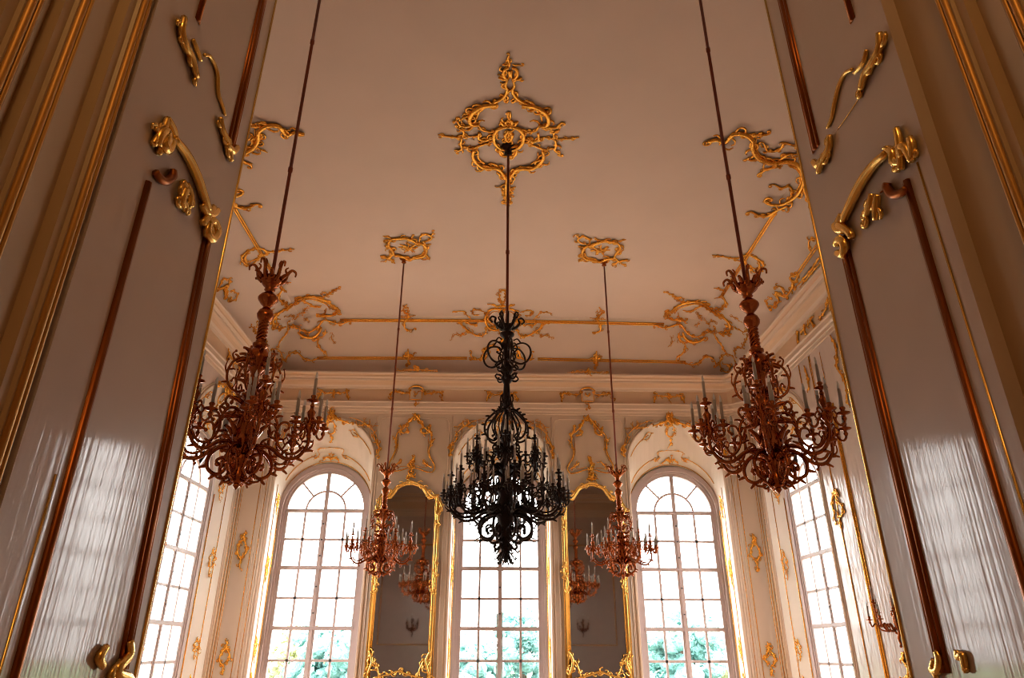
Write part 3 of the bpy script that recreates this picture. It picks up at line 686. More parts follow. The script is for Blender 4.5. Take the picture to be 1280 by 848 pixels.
# ---------------------------------------------------------------- mirrors
def mirror(sd):
    xc=sd*2.02; hw=.62; t=thing('pier_mirror','tall arched gilt-framed mirror between the %s and middle windows'%('left rear' if sd<0 else 'right rear'),'mirror',(xc,YB,FLOOR+.9),0,'pier mirrors')
    zb=-.55; zs=3.05; zt=3.40; o=V((xc,YB,FLOOR+.9))
    top=[(-hw,zs),(-hw+.05,zs+.07),(-hw+.16,zs+.03),(-hw+.26,zs+.15),(-.25,zt-.07),(0,zt),(.25,zt-.07),(hw-.26,zs+.15),(hw-.16,zs+.03),(hw-.05,zs+.07),(hw,zs)]
    arch=spline([V((a,0,z)) for a,z in top],4)
    L=[V((-hw,0,zb))]+arch+[V((hw,0,zb))]
    loc=lambda p,d: (p.x,-d,p.z-(FLOOR+.9))
    mb=MB(); mb.add([loc(p,.03) for p in L],[tuple(range(len(L)))],0,False); mb.add([loc(p,.0) for p in L]+[loc(p,.03) for p in L],[(i,i+1,len(L)+i+1,len(L)+i) for i in range(len(L)-1)],0,False)
    mb.build('mirror_glass',M['mirror'],t)
    mb=MB(); mb.tube([loc(p,.03) for p in L]+[loc(L[0],.03)],.042,8); mb.tube([loc(V((p.x*.93,0,p.z-.03 if p.z>0 else p.z+.05)),.035) for p in L],.014,6)
    mb.tube([loc(V((p.x*1.09,0,p.z+.03)),.02) for p in L],.012,6)
    mb.build('gilt_frame',M['goldb'],t)
    n=V((0,-1,0))
    def s(nm,*L):
        g=MB()
        for pts,r,l,*cc in L: stroke(g,[V(loc(V((a,0,z)),.05)) for a,z in pts],[n]*len(pts),r,l,*cc)
        g.build(nm,M['goldb'],t)
    s('carved_crest',([(-.3,zt-.08),(-.12,zt),(0,zt+.03),(.12,zt),(.3,zt-.08)],.03,8))
    for e in (-1,1):
        s('carved_shoulder',([(e*hw,zs+.05),(e*(hw-.1),zs+.05),(e*(hw-.2),zs+.12)],.035,8,0,-.05*e),
          ([(e*(hw+.05),zs-.05),(e*(hw+.10),zs-.2),(e*(hw+.02),zs-.35),(e*(hw+.05),zs-.55)],.036,10))
        s('carved_clasp',([(e*hw,1.75),(e*(hw+.05),1.55),(e*(hw-.02),1.35),(e*hw,1.1)],.032,12))
        s('carved_foot',([(e*hw,.0),(e*(hw-.08),-.2),(e*hw,-.45)],.04,12),([(e*(hw-.1),-.15),(e*(hw-.18),-.3),(e*(hw-.25),-.5)],.026,12))
    s('carved_sill',([(-.5,-.5),(-.2,-.44),(0,-.38),(.2,-.44),(.5,-.5)],.03,9))
    return t
mirror(-1); mirror(1)
# ---------------------------------------------------------------- door leaves in the foreground
def leaf(idx, sd, y0, y1, yo, yi, tr):
    X=1.33
    d=struct_root('door_%d'%idx,(0,0,0))
    x0,x1=sorted((sd*X,sd*(X+.055)))
    mb=MB(); mb.box(x0,x1,y0-.03,y1,FLOOR+.02,4.36); mb.build('door_leaf',M['leaf'],d)
    mb=MB(); mb.tube([(sd*(X+.0),y1,FLOOR+.02),(sd*(X+.0),y1,4.36)],.007,6); yb,zb=(1.937,.45) if sd<0 else (1.832,1.52); mb.tube([(sd*X,yb,FLOOR+.02),(sd*X,yb,zb)],.0045,6); mb.build('edge_bead_glint',M['goldb'],d)  # on the left leaf the short inner strip is a highlight modelled in gilt
    surf=plane_hit(0,sd*X,(-sd,0,0))
    mb=MB()
    def vm(y,z0,z1,yb=None,wide=True):
        yb=y if yb is None else yb
        for o,r in (((0,.017),(-.024,.010),(.024,.010)) if wide else ((0,.015),(.016,.007))):
            mb.tube([(sd*X,yb+o,z0),(sd*X,yb+(y-yb)*.3+o,z0+(z1-z0)*.33),(sd*X,y+o,z1)],r,8)
    vm(yo[0],-.06,1.56,yo[1]); vm(yi[0],FLOOR+.4,1.5,yi[1],False)
    vm(yo[2],2.06,4.2); vm(yi[2],2.33,4.2,None,False)
    vm(yo[1],FLOOR+.2,-.2); 
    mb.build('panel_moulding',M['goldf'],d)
    for nm,m,T,ss in tr:
        g=MB()
        for s in ss:
            P,N=px(T,s[0],surf); f=1.0 if s[1]<.006 else 1.25 if 'rail' in nm or nm=='scroll_foot' else 1.7; stroke(g,P,N,s[1]*f,s[2],L=.05,taper=.62)
        g.build(nm,M[m],d)
    return d
d1=leaf(1,-1,1.80,2.61,(2.45,2.52,2.475),(1.985,2.0,2.01),[
 ('carved_rail','goldb',(180,130,4.71),[([(160,205),(230,305),(285,430),(325,560),(345,625)],.021,0),([(175,205),(245,305),(297,425),(335,555)],.010,0)]),
 ('carved_mask','goldb',(180,130,4.71),[([(130,85),(105,150),(70,200),(45,240)],.012,0),([(62,245),(75,190),(105,160),(115,200),(95,250),(125,268),(150,215)],.016,0),([(125,85),(150,140),(170,195)],.013,14),([(85,262),(80,300)],.010,0),([(100,120),(80,160),(60,140)],.010,18)]),
 ('carved_clasp','goldb',(180,130,4.71),[([(312,590),(335,640),(375,645),(400,625)],.014,0),([(312,705),(345,660),(378,605)],.014,0),([(340,700),(372,690),(390,750),(362,795),(335,760),(345,700)],.016,0),([(350,710),(365,750),(358,810)],.012,0)]),
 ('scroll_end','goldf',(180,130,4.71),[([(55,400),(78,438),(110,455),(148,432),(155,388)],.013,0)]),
 ('leaf_drop','goldb',(180,130,4.71),[([(205,455),(222,500),(200,560),(210,610)],.013,26),([(230,470),(250,540),(238,612)],.012,26)]),
 ('leaf_spray','goldb',(180,0,2.65),[([(130,58),(120,100),(130,150),(150,190),(166,258)],.013,18)]),
 ('scroll_rail','goldb',(180,0,2.65),[([(196,182),(215,190),(235,240),(238,310),(250,350),(258,382)],.010,0),([(160,130),(172,165),(184,202)],.011,0)]),
 ('leaf_foot','goldb',(180,0,2.65),[([(240,388),(245,430),(262,475),(272,535)],.012,18),([(255,480),(275,500),(290,488)],.014,0)]),
 ('scroll_foot','goldb',(0,424,2),[([(305,755),(303,790),(272,830),(300,848),(310,860)],.018,0),([(290,800),(262,840),(275,860)],.013,0),([(252,768),(234,798),(243,820)],.015,0)])])
leaf(2,1,1.80,2.56,(2.363,2.366,2.405),(1.905,1.905,1.94),[
 ('carved_rail','goldb',(1040,140,4.711),[([(348,243),(268,318),(192,430),(122,570),(87,645)],.021,0),([(330,240),(255,315),(178,430),(112,560)],.010,0)]),
 ('carved_mask','goldb',(1040,140,4.711),[([(400,98),(415,150),(425,230),(430,300),(430,342)],.012,0),([(345,215),(380,240),(390,290),(430,300)],.013,14),([(440,265),(428,212),(458,212),(497,288)],.013,0),([(480,150),(497,200),(495,285)],.012,16),([(352,205),(352,222)],.014,0)]),
 ('carved_clasp','goldb',(1040,140,4.711),[([(78,605),(60,660),(92,682),(130,715),(140,742)],.014,0),([(38,660),(52,690),(100,700)],.014,0),([(45,785),(68,750),(100,780),(90,838),(55,832)],.015,0)]),
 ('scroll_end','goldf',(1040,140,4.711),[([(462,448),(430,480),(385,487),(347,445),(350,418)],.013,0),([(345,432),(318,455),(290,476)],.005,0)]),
 ('leaf_drop','goldb',(1040,140,4.711),[([(260,482),(247,550),(217,612)],.013,26),([(290,488),(282,560),(280,638)],.012,26)]),
 ('leaf_spray','goldb',(1000,20,2.737),[([(285,58),(285,110),(262,160),(236,200),(220,252)],.013,20),([(220,256),(175,325),(130,390)],.003,0)]),
 ('scroll_rail','goldb',(1000,20,2.737),[([(186,183),(160,198),(140,240),(125,300),(115,350),(100,384)],.010,0),([(236,115),(225,160),(193,197)],.011,0)]),
 ('leaf_foot','goldb',(1000,20,2.737),[([(112,408),(110,450),(86,500),(72,538)],.012,18),([(58,498),(72,510),(88,494)],.014,0)]),
 ('scroll_foot','goldb',(1060,730,7.1875),[([(825,608),(852,680),(842,780),(790,775),(800,740)],.014,0),([(800,680),(790,760),(830,850)],.012,0),([(1010,598),(1020,665),(1058,640),(1082,760),(1100,790)],.012,0)])])
# the left leaf stands a touch further closed than the right one
q=Matrix.Translation((-1.33,2.2,0))@Matrix.Rotation(math.radians(-1.95),4,'Z')@Matrix.Translation((1.33,-2.2,0))
d1.matrix_world=q
# ---------------------------------------------------------------- chandeliers
def spiral(c, r0, r1, a0, turns, n=18):
    """flat spiral in the (r,z) plane"""
    out=[]
    for i in range(n+1):
        t=i/n; a=a0+turns*2*PI*t; r=r0+(r1-r0)*t; out.append((c[0]+r*math.cos(a),c[1]+r*math.sin(a)))
    return out
def rz(mb, pts, az, r, zb, n=7, k=4, mi=0, knob=0):
    c,s=math.cos(az),math.sin(az)
    P=spline([V((a*c,a*s,z-zb)) for a,z in pts],k)
    m=len(P); r0,r1 = r if isinstance(r,tuple) else (r,r)
    mb.tube(P,[r0+(r1-r0)*i/(m-1) for i in range(m)],n,mi)
    if knob: mb.blob(P[-1],knob)
def rzleaf(mb, p, az, dr, dz, L, r, zb, curlv=1):
    """acanthus leaf growing from (r,z) toward (dr,dz)"""
    c,s=math.cos(az),math.sin(az); d=V((dr*c,dr*s,dz)).normalized(); q=V((p[0]*c,p[0]*s,p[1]-zb)); side=V((c,s,0))
    pts=[]
    for i in range(6): pts.append(V(q)); q=q+d*(L/5); d=(d+side*.30*curlv-V((0,0,.30*abs(curlv)*i/3))).normalized()
    mb.tube(pts,[r*.7,r*1.1,r*1.2,r*1.05,r*.85,r*.75],6)
CUP=MB()      # drip pan with candle socket, origin at pan centre
CUP.lathe([(.004,-.055),(.012,-.05),(.018,-.035),(.010,-.02),(.012,-.008),(.046,0),(.050,.006),(.044,.010),(.014,.012),(.016,.03),(.022,.042),(.018,.05),(.010,.05)],10)
CND=MB()
CND.lathe([(.0125,.045),(.0125,.185),(.011,.19),(.006,.192)],8)
CND.lathe([(.006,.190),(.0095,.200),(.011,.212),(.008,.228),(.003,.245),(.001,.25)],7,mi=1)
def arm_pts(kr, dz): return lambda L:[(a*kr,z+dz) for a,z in L]
def branch(par, name, az, kr, dz, zb, metal, proto, hub_r, rise=.0, heavy=1):
    """one branch: S arm, C scroll, hub and five candles. proto caches meshes so copies share data"""
    e=bpy.data.objects.get('x')
    if proto.get('me') is None:
        mb=MB(); f=arm_pts(kr,dz)
        rz(mb,f([(.05,1.33),(.13,1.395),(.22,1.375),(.32,1.305),(.41,1.31),(.475,1.39),(.485,1.47),(.47,1.52)]),0,(.017*heavy,.013*heavy),zb)
        rz(mb,f([(.455,1.40),(.40,1.345),(.33,1.345),(.265,1.40),(.235,1.49),(.26,1.575),(.31,1.58),(.325,1.54),(.30,1.52)]),0,(.011*heavy,.009),zb,knob=.016)
        rz(mb,f([(.05,1.62),(.12,1.66),(.19,1.64),(.235,1.56),(.23,1.47)]),0,(.013*heavy,.010),zb)
        rz(mb,f([(.19,1.64),(.225,1.69),(.20,1.735),(.165,1.72),(.17,1.69)]),0,.010,zb,knob=.017)
        rz(mb,f([(.33,1.335),(.345,1.285),(.335,1.26)]),0,(.010,.006),zb,knob=.014)
        rz(mb,f([(.47,1.36),(.515,1.40),(.52,1.45)]),0,(.010,.004),zb)
        for p,dr,dzz,L in (((.24,1.37),.3,-1,.07),((.40,1.31),1,-.5,.07),((.13,1.40),.2,1,.08),((.24,1.45),-1,.3,.07),((.245,1.53),-1,.6,.06),((.30,1.33),.2,1,.06),((.46,1.36),.9,.2,.07),((.12,1.65),.3,-1,.06),((.2,1.62),1,.5,.07)):
            q=f([p])[0]; rzleaf(mb,q,0,dr,dzz,L,.010*heavy,zb)
        o=V((hub_r,0,1.50+dz-zb))
        mb.lathe([(.004,-.045),(.022,-.02),(.014,0),(.036,.03),(.042,.05),(.022,.08),(.016,.11),(.028,.14),(.034,.165),(.016,.19),(.012,.235+rise)],9,o)
        for k in range(4):
            a=PI/4+k*PI/2; dx,dy=math.cos(a),math.sin(a)
            P=spline([o+V((dx*r,dy*r,z)) for r,z in ((.02,.06),(.05,.03),(.07,-.015),(.095,-.03),(.117,-.01),(.12,.02))],3); mb.tube(P,[.009]*len(P),6)
            P=spline([o+V((dx*r,dy*r,z)) for r,z in ((.06,.02),(.075,.055),(.05,.085),(.04,.06))],3); mb.tube(P,[.007]*len(P),5)
            P=spline([o+V((dx*r,dy*r,z)) for r,z in ((.015,.08),(.04,.115),(.055,.09))],3); mb.tube(P,[.008]*(len(P)-1)+[.003],5)
        ob=mb.build(name,metal); proto['me']=ob.data; proto['cup']=CUP_O[metal.name]; proto['o']=o
    else: ob=bpy.data.objects.new(name,proto['me']); COL.objects.link(ob)
    ob.parent=par; ob.rotation_euler=(0,0,az); o=proto['o']
    spots=[(0,0,.255+rise)]+[(.12*math.cos(PI/4+k*PI/2),.12*math.sin(PI/4+k*PI/2),.055) for k in range(4)]
    for x,y,z in spots:
        c=bpy.data.objects.new('drip_pan',proto['cup']); COL.objects.link(c); c.parent=ob; c.location=o+V((x,y,z))
        c=bpy.data.objects.new('candle',CND_ME); COL.objects.link(c); c.parent=ob; c.location=o+V((x,y,z)); c.rotation_euler=(rnd.uniform(-.03,.03),rnd.uniform(-.03,.03),0)
    return ob
CUP_O={}
for k in ('bronzer','backlit_metal'):
    o=CUP.build('drip_pan',M[k]); CUP_O[M[k].name]=o.data; bpy.data.objects.remove(o)
o=CND.build('candle',[M['wax'],M['bulb']]); CND_ME=o.data; bpy.data.objects.remove(o)
ZB=1.065
def side_chandelier(x,y,rot,label):
    m=M['bronzer']
    t=thing('chandelier',label,'chandelier',(x,y,ZB),rot,'four gilt candle chandeliers')
    mb=MB(); mb.lathe([(.016,2.84-ZB),(.016,3.95-ZB),(.022,3.955-ZB),(.022,4.0-ZB),(.016,4.005-ZB),(.016,5.55-ZB),(.022,5.555-ZB),(.022,5.6-ZB),(.016,5.605-ZB),(.016,H-ZB)],8); mb.build('rod',M['rod'],t)
    mb=MB(); mb.lathe([(.016,H-.12-ZB),(.05,H-.1-ZB),(.03,H-.06-ZB),(.09,H-.02-ZB),(.1,H-ZB)],12); mb.build('ceiling_cap',m,t)
    mb=MB(); mb.lathe([(a,z-ZB) for a,z in ((.02,2.70),(.045,2.73),(.035,2.745),(.06,2.77),(.085,2.80),(.092,2.84),(.07,2.855),(.02,2.86))],14)
    for k in range(6):
        az=k*PI/3+.3
        rz(mb,[(.07,2.80),(.105,2.84),(.12,2.90),(.15,2.945),(.185,2.93),(.185,2.89)],az,(.020,.007),ZB,6)
        rzleaf(mb,(.09,2.82),az+PI/6,.5,1,.08,.016,ZB)
        rz(mb,[(.12,2.90),(.10,2.945),(.12,2.97)],az,(.013,.005),ZB,5)
    mb.build('crown',m,t)
    mb=MB(); mb.lathe([(a,z-ZB) for a,z in ((.03,2.19),(.058,2.215),(.06,2.235),(.035,2.25),(.042,2.26),(.032,2.275),(.035,2.43),(.045,2.445),(.062,2.47),(.068,2.50),(.055,2.535),(.034,2.555),(.03,2.575),(.055,2.60),(.08,2.635),(.082,2.655),(.06,2.685),(.034,2.70),(.022,2.72))],14)
    for k in range(5): 
        P=[V((.034*math.cos(k*1.2566+i*.42),.034*math.sin(k*1.2566+i*.42),2.275-ZB+i*.0105)) for i in range(16)]; mb.tube(P,.010,5)
    mb.build('stem',m,t)
    mb=MB(); mb.lathe([(a,z-ZB) for a,z in ((.012,1.10),(.05,1.14),(.062,1.18),(.035,1.22),(.055,1.26),(.065,1.31),(.045,1.35),(.06,1.37),(.055,1.39),(.085,1.43),(.092,1.47),(.07,1.58),(.048,1.66),(.07,1.68),(.075,1.71),(.05,1.74),(.07,1.77),(.055,1.81),(.032,1.85),(.034,1.98),(.06,2.02),(.09,2.08),(.098,2.13),(.07,2.18),(.03,2.2))],14)
    for k in range(6):
        az=k*PI/3; rzleaf(mb,(.08,1.45),az,.35,1,.14,.018,ZB,.5); rzleaf(mb,(.07,2.1),az+.5,.9,-.6,.1,.018,ZB); rzleaf(mb,(.05,1.72),az+.5,.8,.7,.12,.018,ZB)
        rzleaf(mb,(.05,1.30),az+.5,.7,.8,.12,.016,ZB); rzleaf(mb,(.04,1.86),az,.4,1,.13,.014,ZB); rzleaf(mb,(.06,2.12),az,.7,.6,.1,.014,ZB)
        rzleaf(mb,(.06,1.62),az+.5,.9,-.1,.12,.017,ZB)
    mb.build('body',m,t)
    me=None
    for k in range(6):
        if me is None:
            mb=MB(); rz(mb,[(.06,1.83),(.12,1.81),(.185,1.86),(.205,1.96),(.17,2.06),(.10,2.10),(.075,2.05),(.10,2.01),(.125,2.03)],0,(.011,.008),ZB,6,knob=.015)
            rz(mb,[(.20,1.93),(.225,1.99),(.215,2.06)],0,(.009,.004),ZB,5,knob=.010); rz(mb,[(.15,1.83),(.13,1.88),(.15,1.92),(.165,1.89)],0,.007,ZB,5,knob=.012); rz(mb,[(.17,2.06),(.19,2.11),(.17,2.14)],0,(.009,.005),ZB,5,knob=.011)
            for p,dr,dz in (((.19,1.88),1,-.3),((.2,1.98),-1,.2),((.14,2.08),.3,1)): rzleaf(mb,p,0,dr,dz,.05,.009,ZB)
            o=mb.build('upper_scroll',m,t); me=o.data
        else: o=bpy.data.objects.new('upper_scroll',me); COL.objects.link(o); o.parent=t
        o.rotation_euler=(0,0,k*PI/3+PI/6)
    me=None
    for k in range(6):
        if me is None:
            mb=MB(); rz(mb,[(.05,1.38),(.11,1.385),(.18,1.35),(.225,1.28),(.215,1.20),(.155,1.165),(.105,1.195),(.10,1.25),(.135,1.285),(.165,1.265),(.155,1.24)],0,(.017,.010),ZB,7,knob=.020)
            rz(mb,[(.05,1.17),(.09,1.135),(.14,1.14),(.17,1.165)],0,(.013,.007),ZB,6); rz(mb,[(.05,1.13),(.085,1.115),(.105,1.135),(.09,1.15)],0,(.011,.008),ZB,6,knob=.014)
            for p,dr,dz in (((.2,1.33),1,.6),((.22,1.22),1,-.4),((.16,1.17),.4,-1),((.07,1.39),.5,1),((.13,1.27),-.5,-.6)): rzleaf(mb,p,0,dr,dz,.06,.011,ZB)
            o=mb.build('lower_volute',m,t); me=o.data
        else: o=bpy.data.objects.new('lower_volute',me); COL.objects.link(o); o.parent=t
        o.rotation_euler=(0,0,k*PI/3+PI/6*.9)
    mb=MB(); mb.lathe([(a,z-ZB) for a,z in ((.001,1.065),(.008,1.075),(.022,1.09),(.026,1.10),(.014,1.115),(.032,1.13),(.034,1.14),(.02,1.15))],10); mb.build('finial',m,t)
    pr={}
    for k in range(6): branch(t,'branch',k*PI/3,1.0,.0,ZB,m,pr,.48)
    return t
ch=side_chandelier(-CX,YC-DY,0,'gilt candle chandelier hanging on the left in front, beside the left door leaf')
index_kids()
for x,y,rot,l in ((CX,YC-DY,.06,'gilt candle chandelier hanging on the right in front, beside the right door leaf'),
              (-CX,YC+DY,.1,'smaller looking gilt chandelier hanging before the left mirror'),
              (CX,YC+DY,-.08,'smaller looking gilt chandelier hanging before the right mirror')):
    c=copy_tree(ch); c.location=(x,y,ZB); c.rotation_euler=(0,0,rot); c['label']=l
# big chandelier in the middle, its backlit darkness set in the metal colour
ZD=.93; m=M['backlit_metal']
t=thing('chandelier','largest chandelier, backlit-dark bronze with two tiers of candles, before the middle window','chandelier',(.02,YC,ZD),.13)
mb=MB(); mb.lathe([(.02,4.1-ZD),(.02,5.2-ZD),(.028,5.205-ZD),(.028,5.26-ZD),(.02,5.265-ZD),(.02,H-ZD)],8); mb.build('rod',M['rod'],t)
mb=MB(); mb.lathe([(.02,H-.16-ZD),(.06,H-.13-ZD),(.035,H-.07-ZD),(.11,H-.03-ZD),(.12,H-ZD)],12); mb.build('ceiling_cap',m,t)
mb=MB(); mb.lathe([(a,z-ZD) for a,z in ((.03,3.95),(.055,3.98),(.09,4.03),(.085,4.06),(.03,4.08))],12)
for k in range(6):
    az=k*PI/3; rz(mb,[(.06,4.0),(.13,4.04),(.17,4.10),(.16,4.16),(.21,4.18),(.24,4.13),(.21,4.10)],az,(.020,.010),ZD,6,knob=.018); rz(mb,[(.08,4.03),(.09,4.12),(.13,4.2),(.1,4.22)],az+.5,(.018,.008),ZD,6)
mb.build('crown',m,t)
mb=MB(); mb.lathe([(a,z-ZD) for a,z in ((.03,2.80),(.045,2.86),(.05,3.0),(.04,3.2),(.075,3.25),(.08,3.3),(.05,3.33),(.085,3.40),(.085,3.44),(.05,3.47),(.04,3.5),(.04,3.68),(.05,3.7),(.085,3.74),(.09,3.78),(.05,3.82),(.04,3.86),(.095,3.90),(.1,3.93),(.05,3.96),(.03,4.0))],12)
for k in range(6):
    az=k*PI/3+.2
    for z in (3.26,3.42): rz(mb,[(.06,z),(.12,z-.01),(.16,z+.03),(.14,z+.06)],az,(.014,.009),ZD,5,knob=.014)
    rz(mb,[(.04,2.98),(.08,2.93),(.09,2.86),(.13,2.84)],az,(.013,.007),ZD,5); rz(mb,[(.05,2.9),(.085,2.97),(.07,3.05),(.06,3.02)],az+.5,.009,ZD,5)
    rzleaf(mb,(.06,3.3),az+.5,.6,.8,.1,.014,ZD)
mb.build('stem',m,t)
def ribs(name,n,off,fn):
    me=None
    for k in range(n):
        if me is None:
            mb=MB(); fn(mb); o=mb.build(name,m,t); me=o.data
        else: o=bpy.data.objects.new(name,me); COL.objects.link(o); o.parent=t
        o.rotation_euler=(0,0,off+2*PI*k/n)
def loopfn(mb):
    rz(mb,[(.05,3.54),(.11,3.50),(.20,3.46),(.29,3.50),(.335,3.60),(.31,3.70),(.23,3.76),(.13,3.75),(.08,3.70),(.11,3.65),(.14,3.68)],0,(.015,.011),ZD,6,knob=.018)
    rz(mb,[(.10,3.52),(.12,3.58),(.10,3.64),(.07,3.62)],0,.010,ZD,5,knob=.013); rz(mb,[(.2,3.76),(.15,3.83),(.1,3.82)],0,(.012,.008),ZD,5,knob=.013)
ribs('stem_scroll',6,PI/6+.05,loopfn)
def cagefn(mb):
    rz(mb,[(.05,2.84),(.12,2.82),(.19,2.76),(.27,2.66),(.285,2.55),(.25,2.46),(.17,2.42),(.12,2.46),(.15,2.50),(.18,2.48)],0,(.016,.011),ZD,6,knob=.018)
    rz(mb,[(.09,2.80),(.16,2.70),(.19,2.60),(.16,2.50)],0,(.010,.008),ZD,5,knob=.012)
    for p,dr,dz in (((.15,2.8),.6,.8),((.22,2.73),1,.3),((.27,2.62),1,.1),((.27,2.5),1,-.4)): rzleaf(mb,p,0,dr,dz,.06,.013,ZD)
ribs('cage_rib',8,.1,cagefn)
mb=MB(); mb.lathe([(a,z-ZD) for a,z in ((.012,1.02),(.05,1.07),(.06,1.12),(.04,1.17),(.07,1.22),(.08,1.3),(.06,1.36),(.10,1.42),(.13,1.52),(.12,1.62),(.08,1.72),(.11,1.78),(.12,1.84),(.07,1.9),(.06,2.0),(.09,2.05),(.07,2.15),(.05,2.2),(.05,2.4),(.08,2.44),(.05,2.5),(.03,2.55),(.03,2.82))],14)
for k in range(8):
    az=k*PI/4
    for p,dr,dz,L in (((.1,1.5),.6,.9,.18),((.09,1.8),.9,.5,.16),((.06,2.05),.8,.6,.16),((.06,1.3),.9,.4,.16),((.1,1.6),1,-.3,.2),((.05,2.3),.6,.9,.14)): rzleaf(mb,p,az+rnd.random(),dr,dz,L,.020,ZD)
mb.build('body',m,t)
mb=MB()
for k in range(9):
    az=k*.7
    for z,R in ((1.02,.12),(1.10,.15),(.97,.09)): rz(mb,[(.03,z+.06),(R*.6,z+.02),(R,z-.04),(R*1.1,z-.02)],az+z*9,(.012,.005),ZD,5,knob=.009)
mb.lathe([(.001,0),(.012,.012),(.03,.03),(.02,.05),(.04,.075),(.045,.10),(.02,.13)],10)
mb.build('finial',m,t)
def volfn(mb):
    rz(mb,[(.06,1.48),(.16,1.50),(.27,1.46),(.335,1.38),(.33,1.27),(.25,1.21),(.17,1.24),(.155,1.32),(.205,1.37),(.25,1.345),(.24,1.30)],0,(.020,.012),ZD,7,knob=.024)
    rz(mb,[(.05,1.24),(.11,1.18),(.18,1.17),(.22,1.20)],0,(.015,.007),ZD,6); rz(mb,[(.05,1.16),(.10,1.10),(.15,1.12),(.13,1.15)],0,.011,ZD,5,knob=.014)
    rz(mb,[(.28,1.45),(.36,1.44),(.42,1.40),(.45,1.43)],0,(.012,.005),ZD,5,knob=.009); rz(mb,[(.33,1.34),(.38,1.32),(.43,1.35)],0,(.010,.004),ZD,5,knob=.009)
    rz(mb,[(.3,1.24),(.36,1.2),(.42,1.22)],0,(.010,.004),ZD,5,knob=.008)
ribs('lower_volute',8,.2,volfn)
pr={}
for k in range(12): branch(t,'lower_branch',k*PI/6,1.42,.16,ZD,m,pr,.683,.04,1.15)
pr={}
for k in range(6): branch(t,'upper_branch',k*PI/3+PI/9,.86,.62,ZD,m,pr,.415,.02,1.05)
# ---------------------------------------------------------------- wall sconces
def sconce(loc, rzv, label):
    """backplate on the wall, arms along local -Y"""
    t=thing('wall_sconce',label,'wall sconce',loc,rzv,'wall candle sconces')
    mt=M['bronzer']
    mb=MB()
    S=[((0,0),(-.03,.1),(.02,.2),(-.02,.3),(0,.38)),((0,.0),(.03,-.08),(-.02,-.16),(.01,-.24))]
    for s in S: P=spline([V((x,-.025,z)) for x,z in s]); mb.tube(P,[.028*(1-.5*i/len(P)) for i in range(len(P))],7)
    for x,z in ((-.04,.12),(.04,.22),(.03,0),(-.03,-.1)): leaflet(mb,V((x*.4,-.03,z)),V((0,0,1)),V((0,-1,0)),1 if x<0 else -1,.1,.018)
    mb.blob((0,-.03,-.26),.02); mb.build('backplate',mt,t)
    for a,h,L in ((-55,.14,.26),(0,.26,.30),(55,.14,.26),(-25,.04,.36),(25,.04,.36)):
        a=math.radians(a); dx,dy=math.sin(a),-math.cos(a)
        mb=MB(); P=spline([V((dx*r,dy*r,z)) for r,z in ((.02,.02),(L*.3,-.06),(L*.65,-.04),(L*.8,.04),(L*.95,.0),(L,.06+h*.5),(L,h))],4); mb.tube(P,[.011]*len(P),6)
        P=spline([V((dx*r,dy*r,z)) for r,z in ((L*.3,-.05),(L*.4,.03),(L*.55,.03),(L*.5,-.01))],3); mb.tube(P,[.008]*len(P),5)
        o=mb.build('sconce_arm',mt,t)
        for nm,me in (('drip_pan',CUP_O[mt.name]),('candle',CND_ME)):
            c=bpy.data.objects.new(nm,me); COL.objects.link(c); c.parent=o; c.location=(dx*L,dy*L,h+.05)
    return t
sconce((XW,10.45,.33),-PI/2,'gilt candle sconce on the polished right wall beside the door leaf')
sconce((-XW,10.45,.33),PI/2,'gilt candle sconce on the polished left wall, hidden behind the left door leaf')
sconce((-3.3,YF,.75),PI,'gilt candle sconce on the doorway wall left of the doors, seen in the mirror')
sconce((3.3,YF,.75),PI,'gilt candle sconce on the doorway wall right of the doors, seen in the mirror')
# gilded top of a frame low on the right wall
g=MB(); n=V((-1,0,0))
for pts,r,l in (([(10.3,-.45),(10.45,-.35),(10.4,-.2),(10.5,-.1),(10.42,.0)],.026,14),([(10.1,-.4),(10.35,-.42),(10.6,-.36),(10.8,-.42)],.020,12)):
    stroke(g,[V((XW-.004,y,z)) for y,z in pts],[n]*len(pts),r,l)
tag(g.build('wall_crest',Gd),'gilded crest low on the right wall under the candle sconce','wall ornament')
# gilded panels of the doorway wall (they show in the mirrors)
for i,sd in enumerate((-1,1)):
    mb=MB(); x0,x1=sd*2.1,sd*4.6; y=YF+.004
    P=[V((x0,y,.2)),V((x0,y,3.6)),V((x0+sd*.5,y,3.9)),V((x1-sd*.5,y,3.9)),V((x1,y,3.6)),V((x1,y,.2)),V((x0,y,.2))]; mb.tube(P,.03,6)
    mb.tube([V((sd*1.75,y,FLOOR)),V((sd*1.75,y,4.9))],.018,6); mb.tube([V((sd*4.95,y,FLOOR)),V((sd*4.95,y,4.9))],.018,6)
    mb.build('trim_%d'%(11+i),Gd,kind='structure')
# ---------------------------------------------------------------- small cameras on the cornice
def cctv(p, n, label):
    t=thing('security_camera',label,'security camera',p); n=V(n)
    mb=MB(); a=V((0,0,0)); mb.tube([a,V((0,0,.10))],.02,8); mb.build('bracket',M['dark'],t)
    mb=MB(); u=V((0,-1,0)); q=V((0,0,.13)); mb.tube([q-u*.17+n*.02,q-u*.165+n*.02,q+u*.10,q+u*.16],[.035,.06,.06,.062],10); mb.build('camera_housing',M['steel'],t)
    mb=MB(); mb.tube([q+u*.16,q+u*.165,q+u*.20],[.055,.055,.045],10); mb.build('lens',M['dark'],t)
for sd,w in ((-1,'left'),(1,'right')):
    cctv((sd*(XW-.30),10.35,5.945),(-sd,0,0),'small grey security camera on top of the %s cornice'%w)
t=thing('spotlight','black and white spotlight on the right cornice at the door leaf edge','spotlight',(XW-.30,8.9,5.945))
mb=MB(); mb.tube([V((0,0,0)),V((0,0,.08))],.025,8); mb.build('bracket',M['dark'],t)
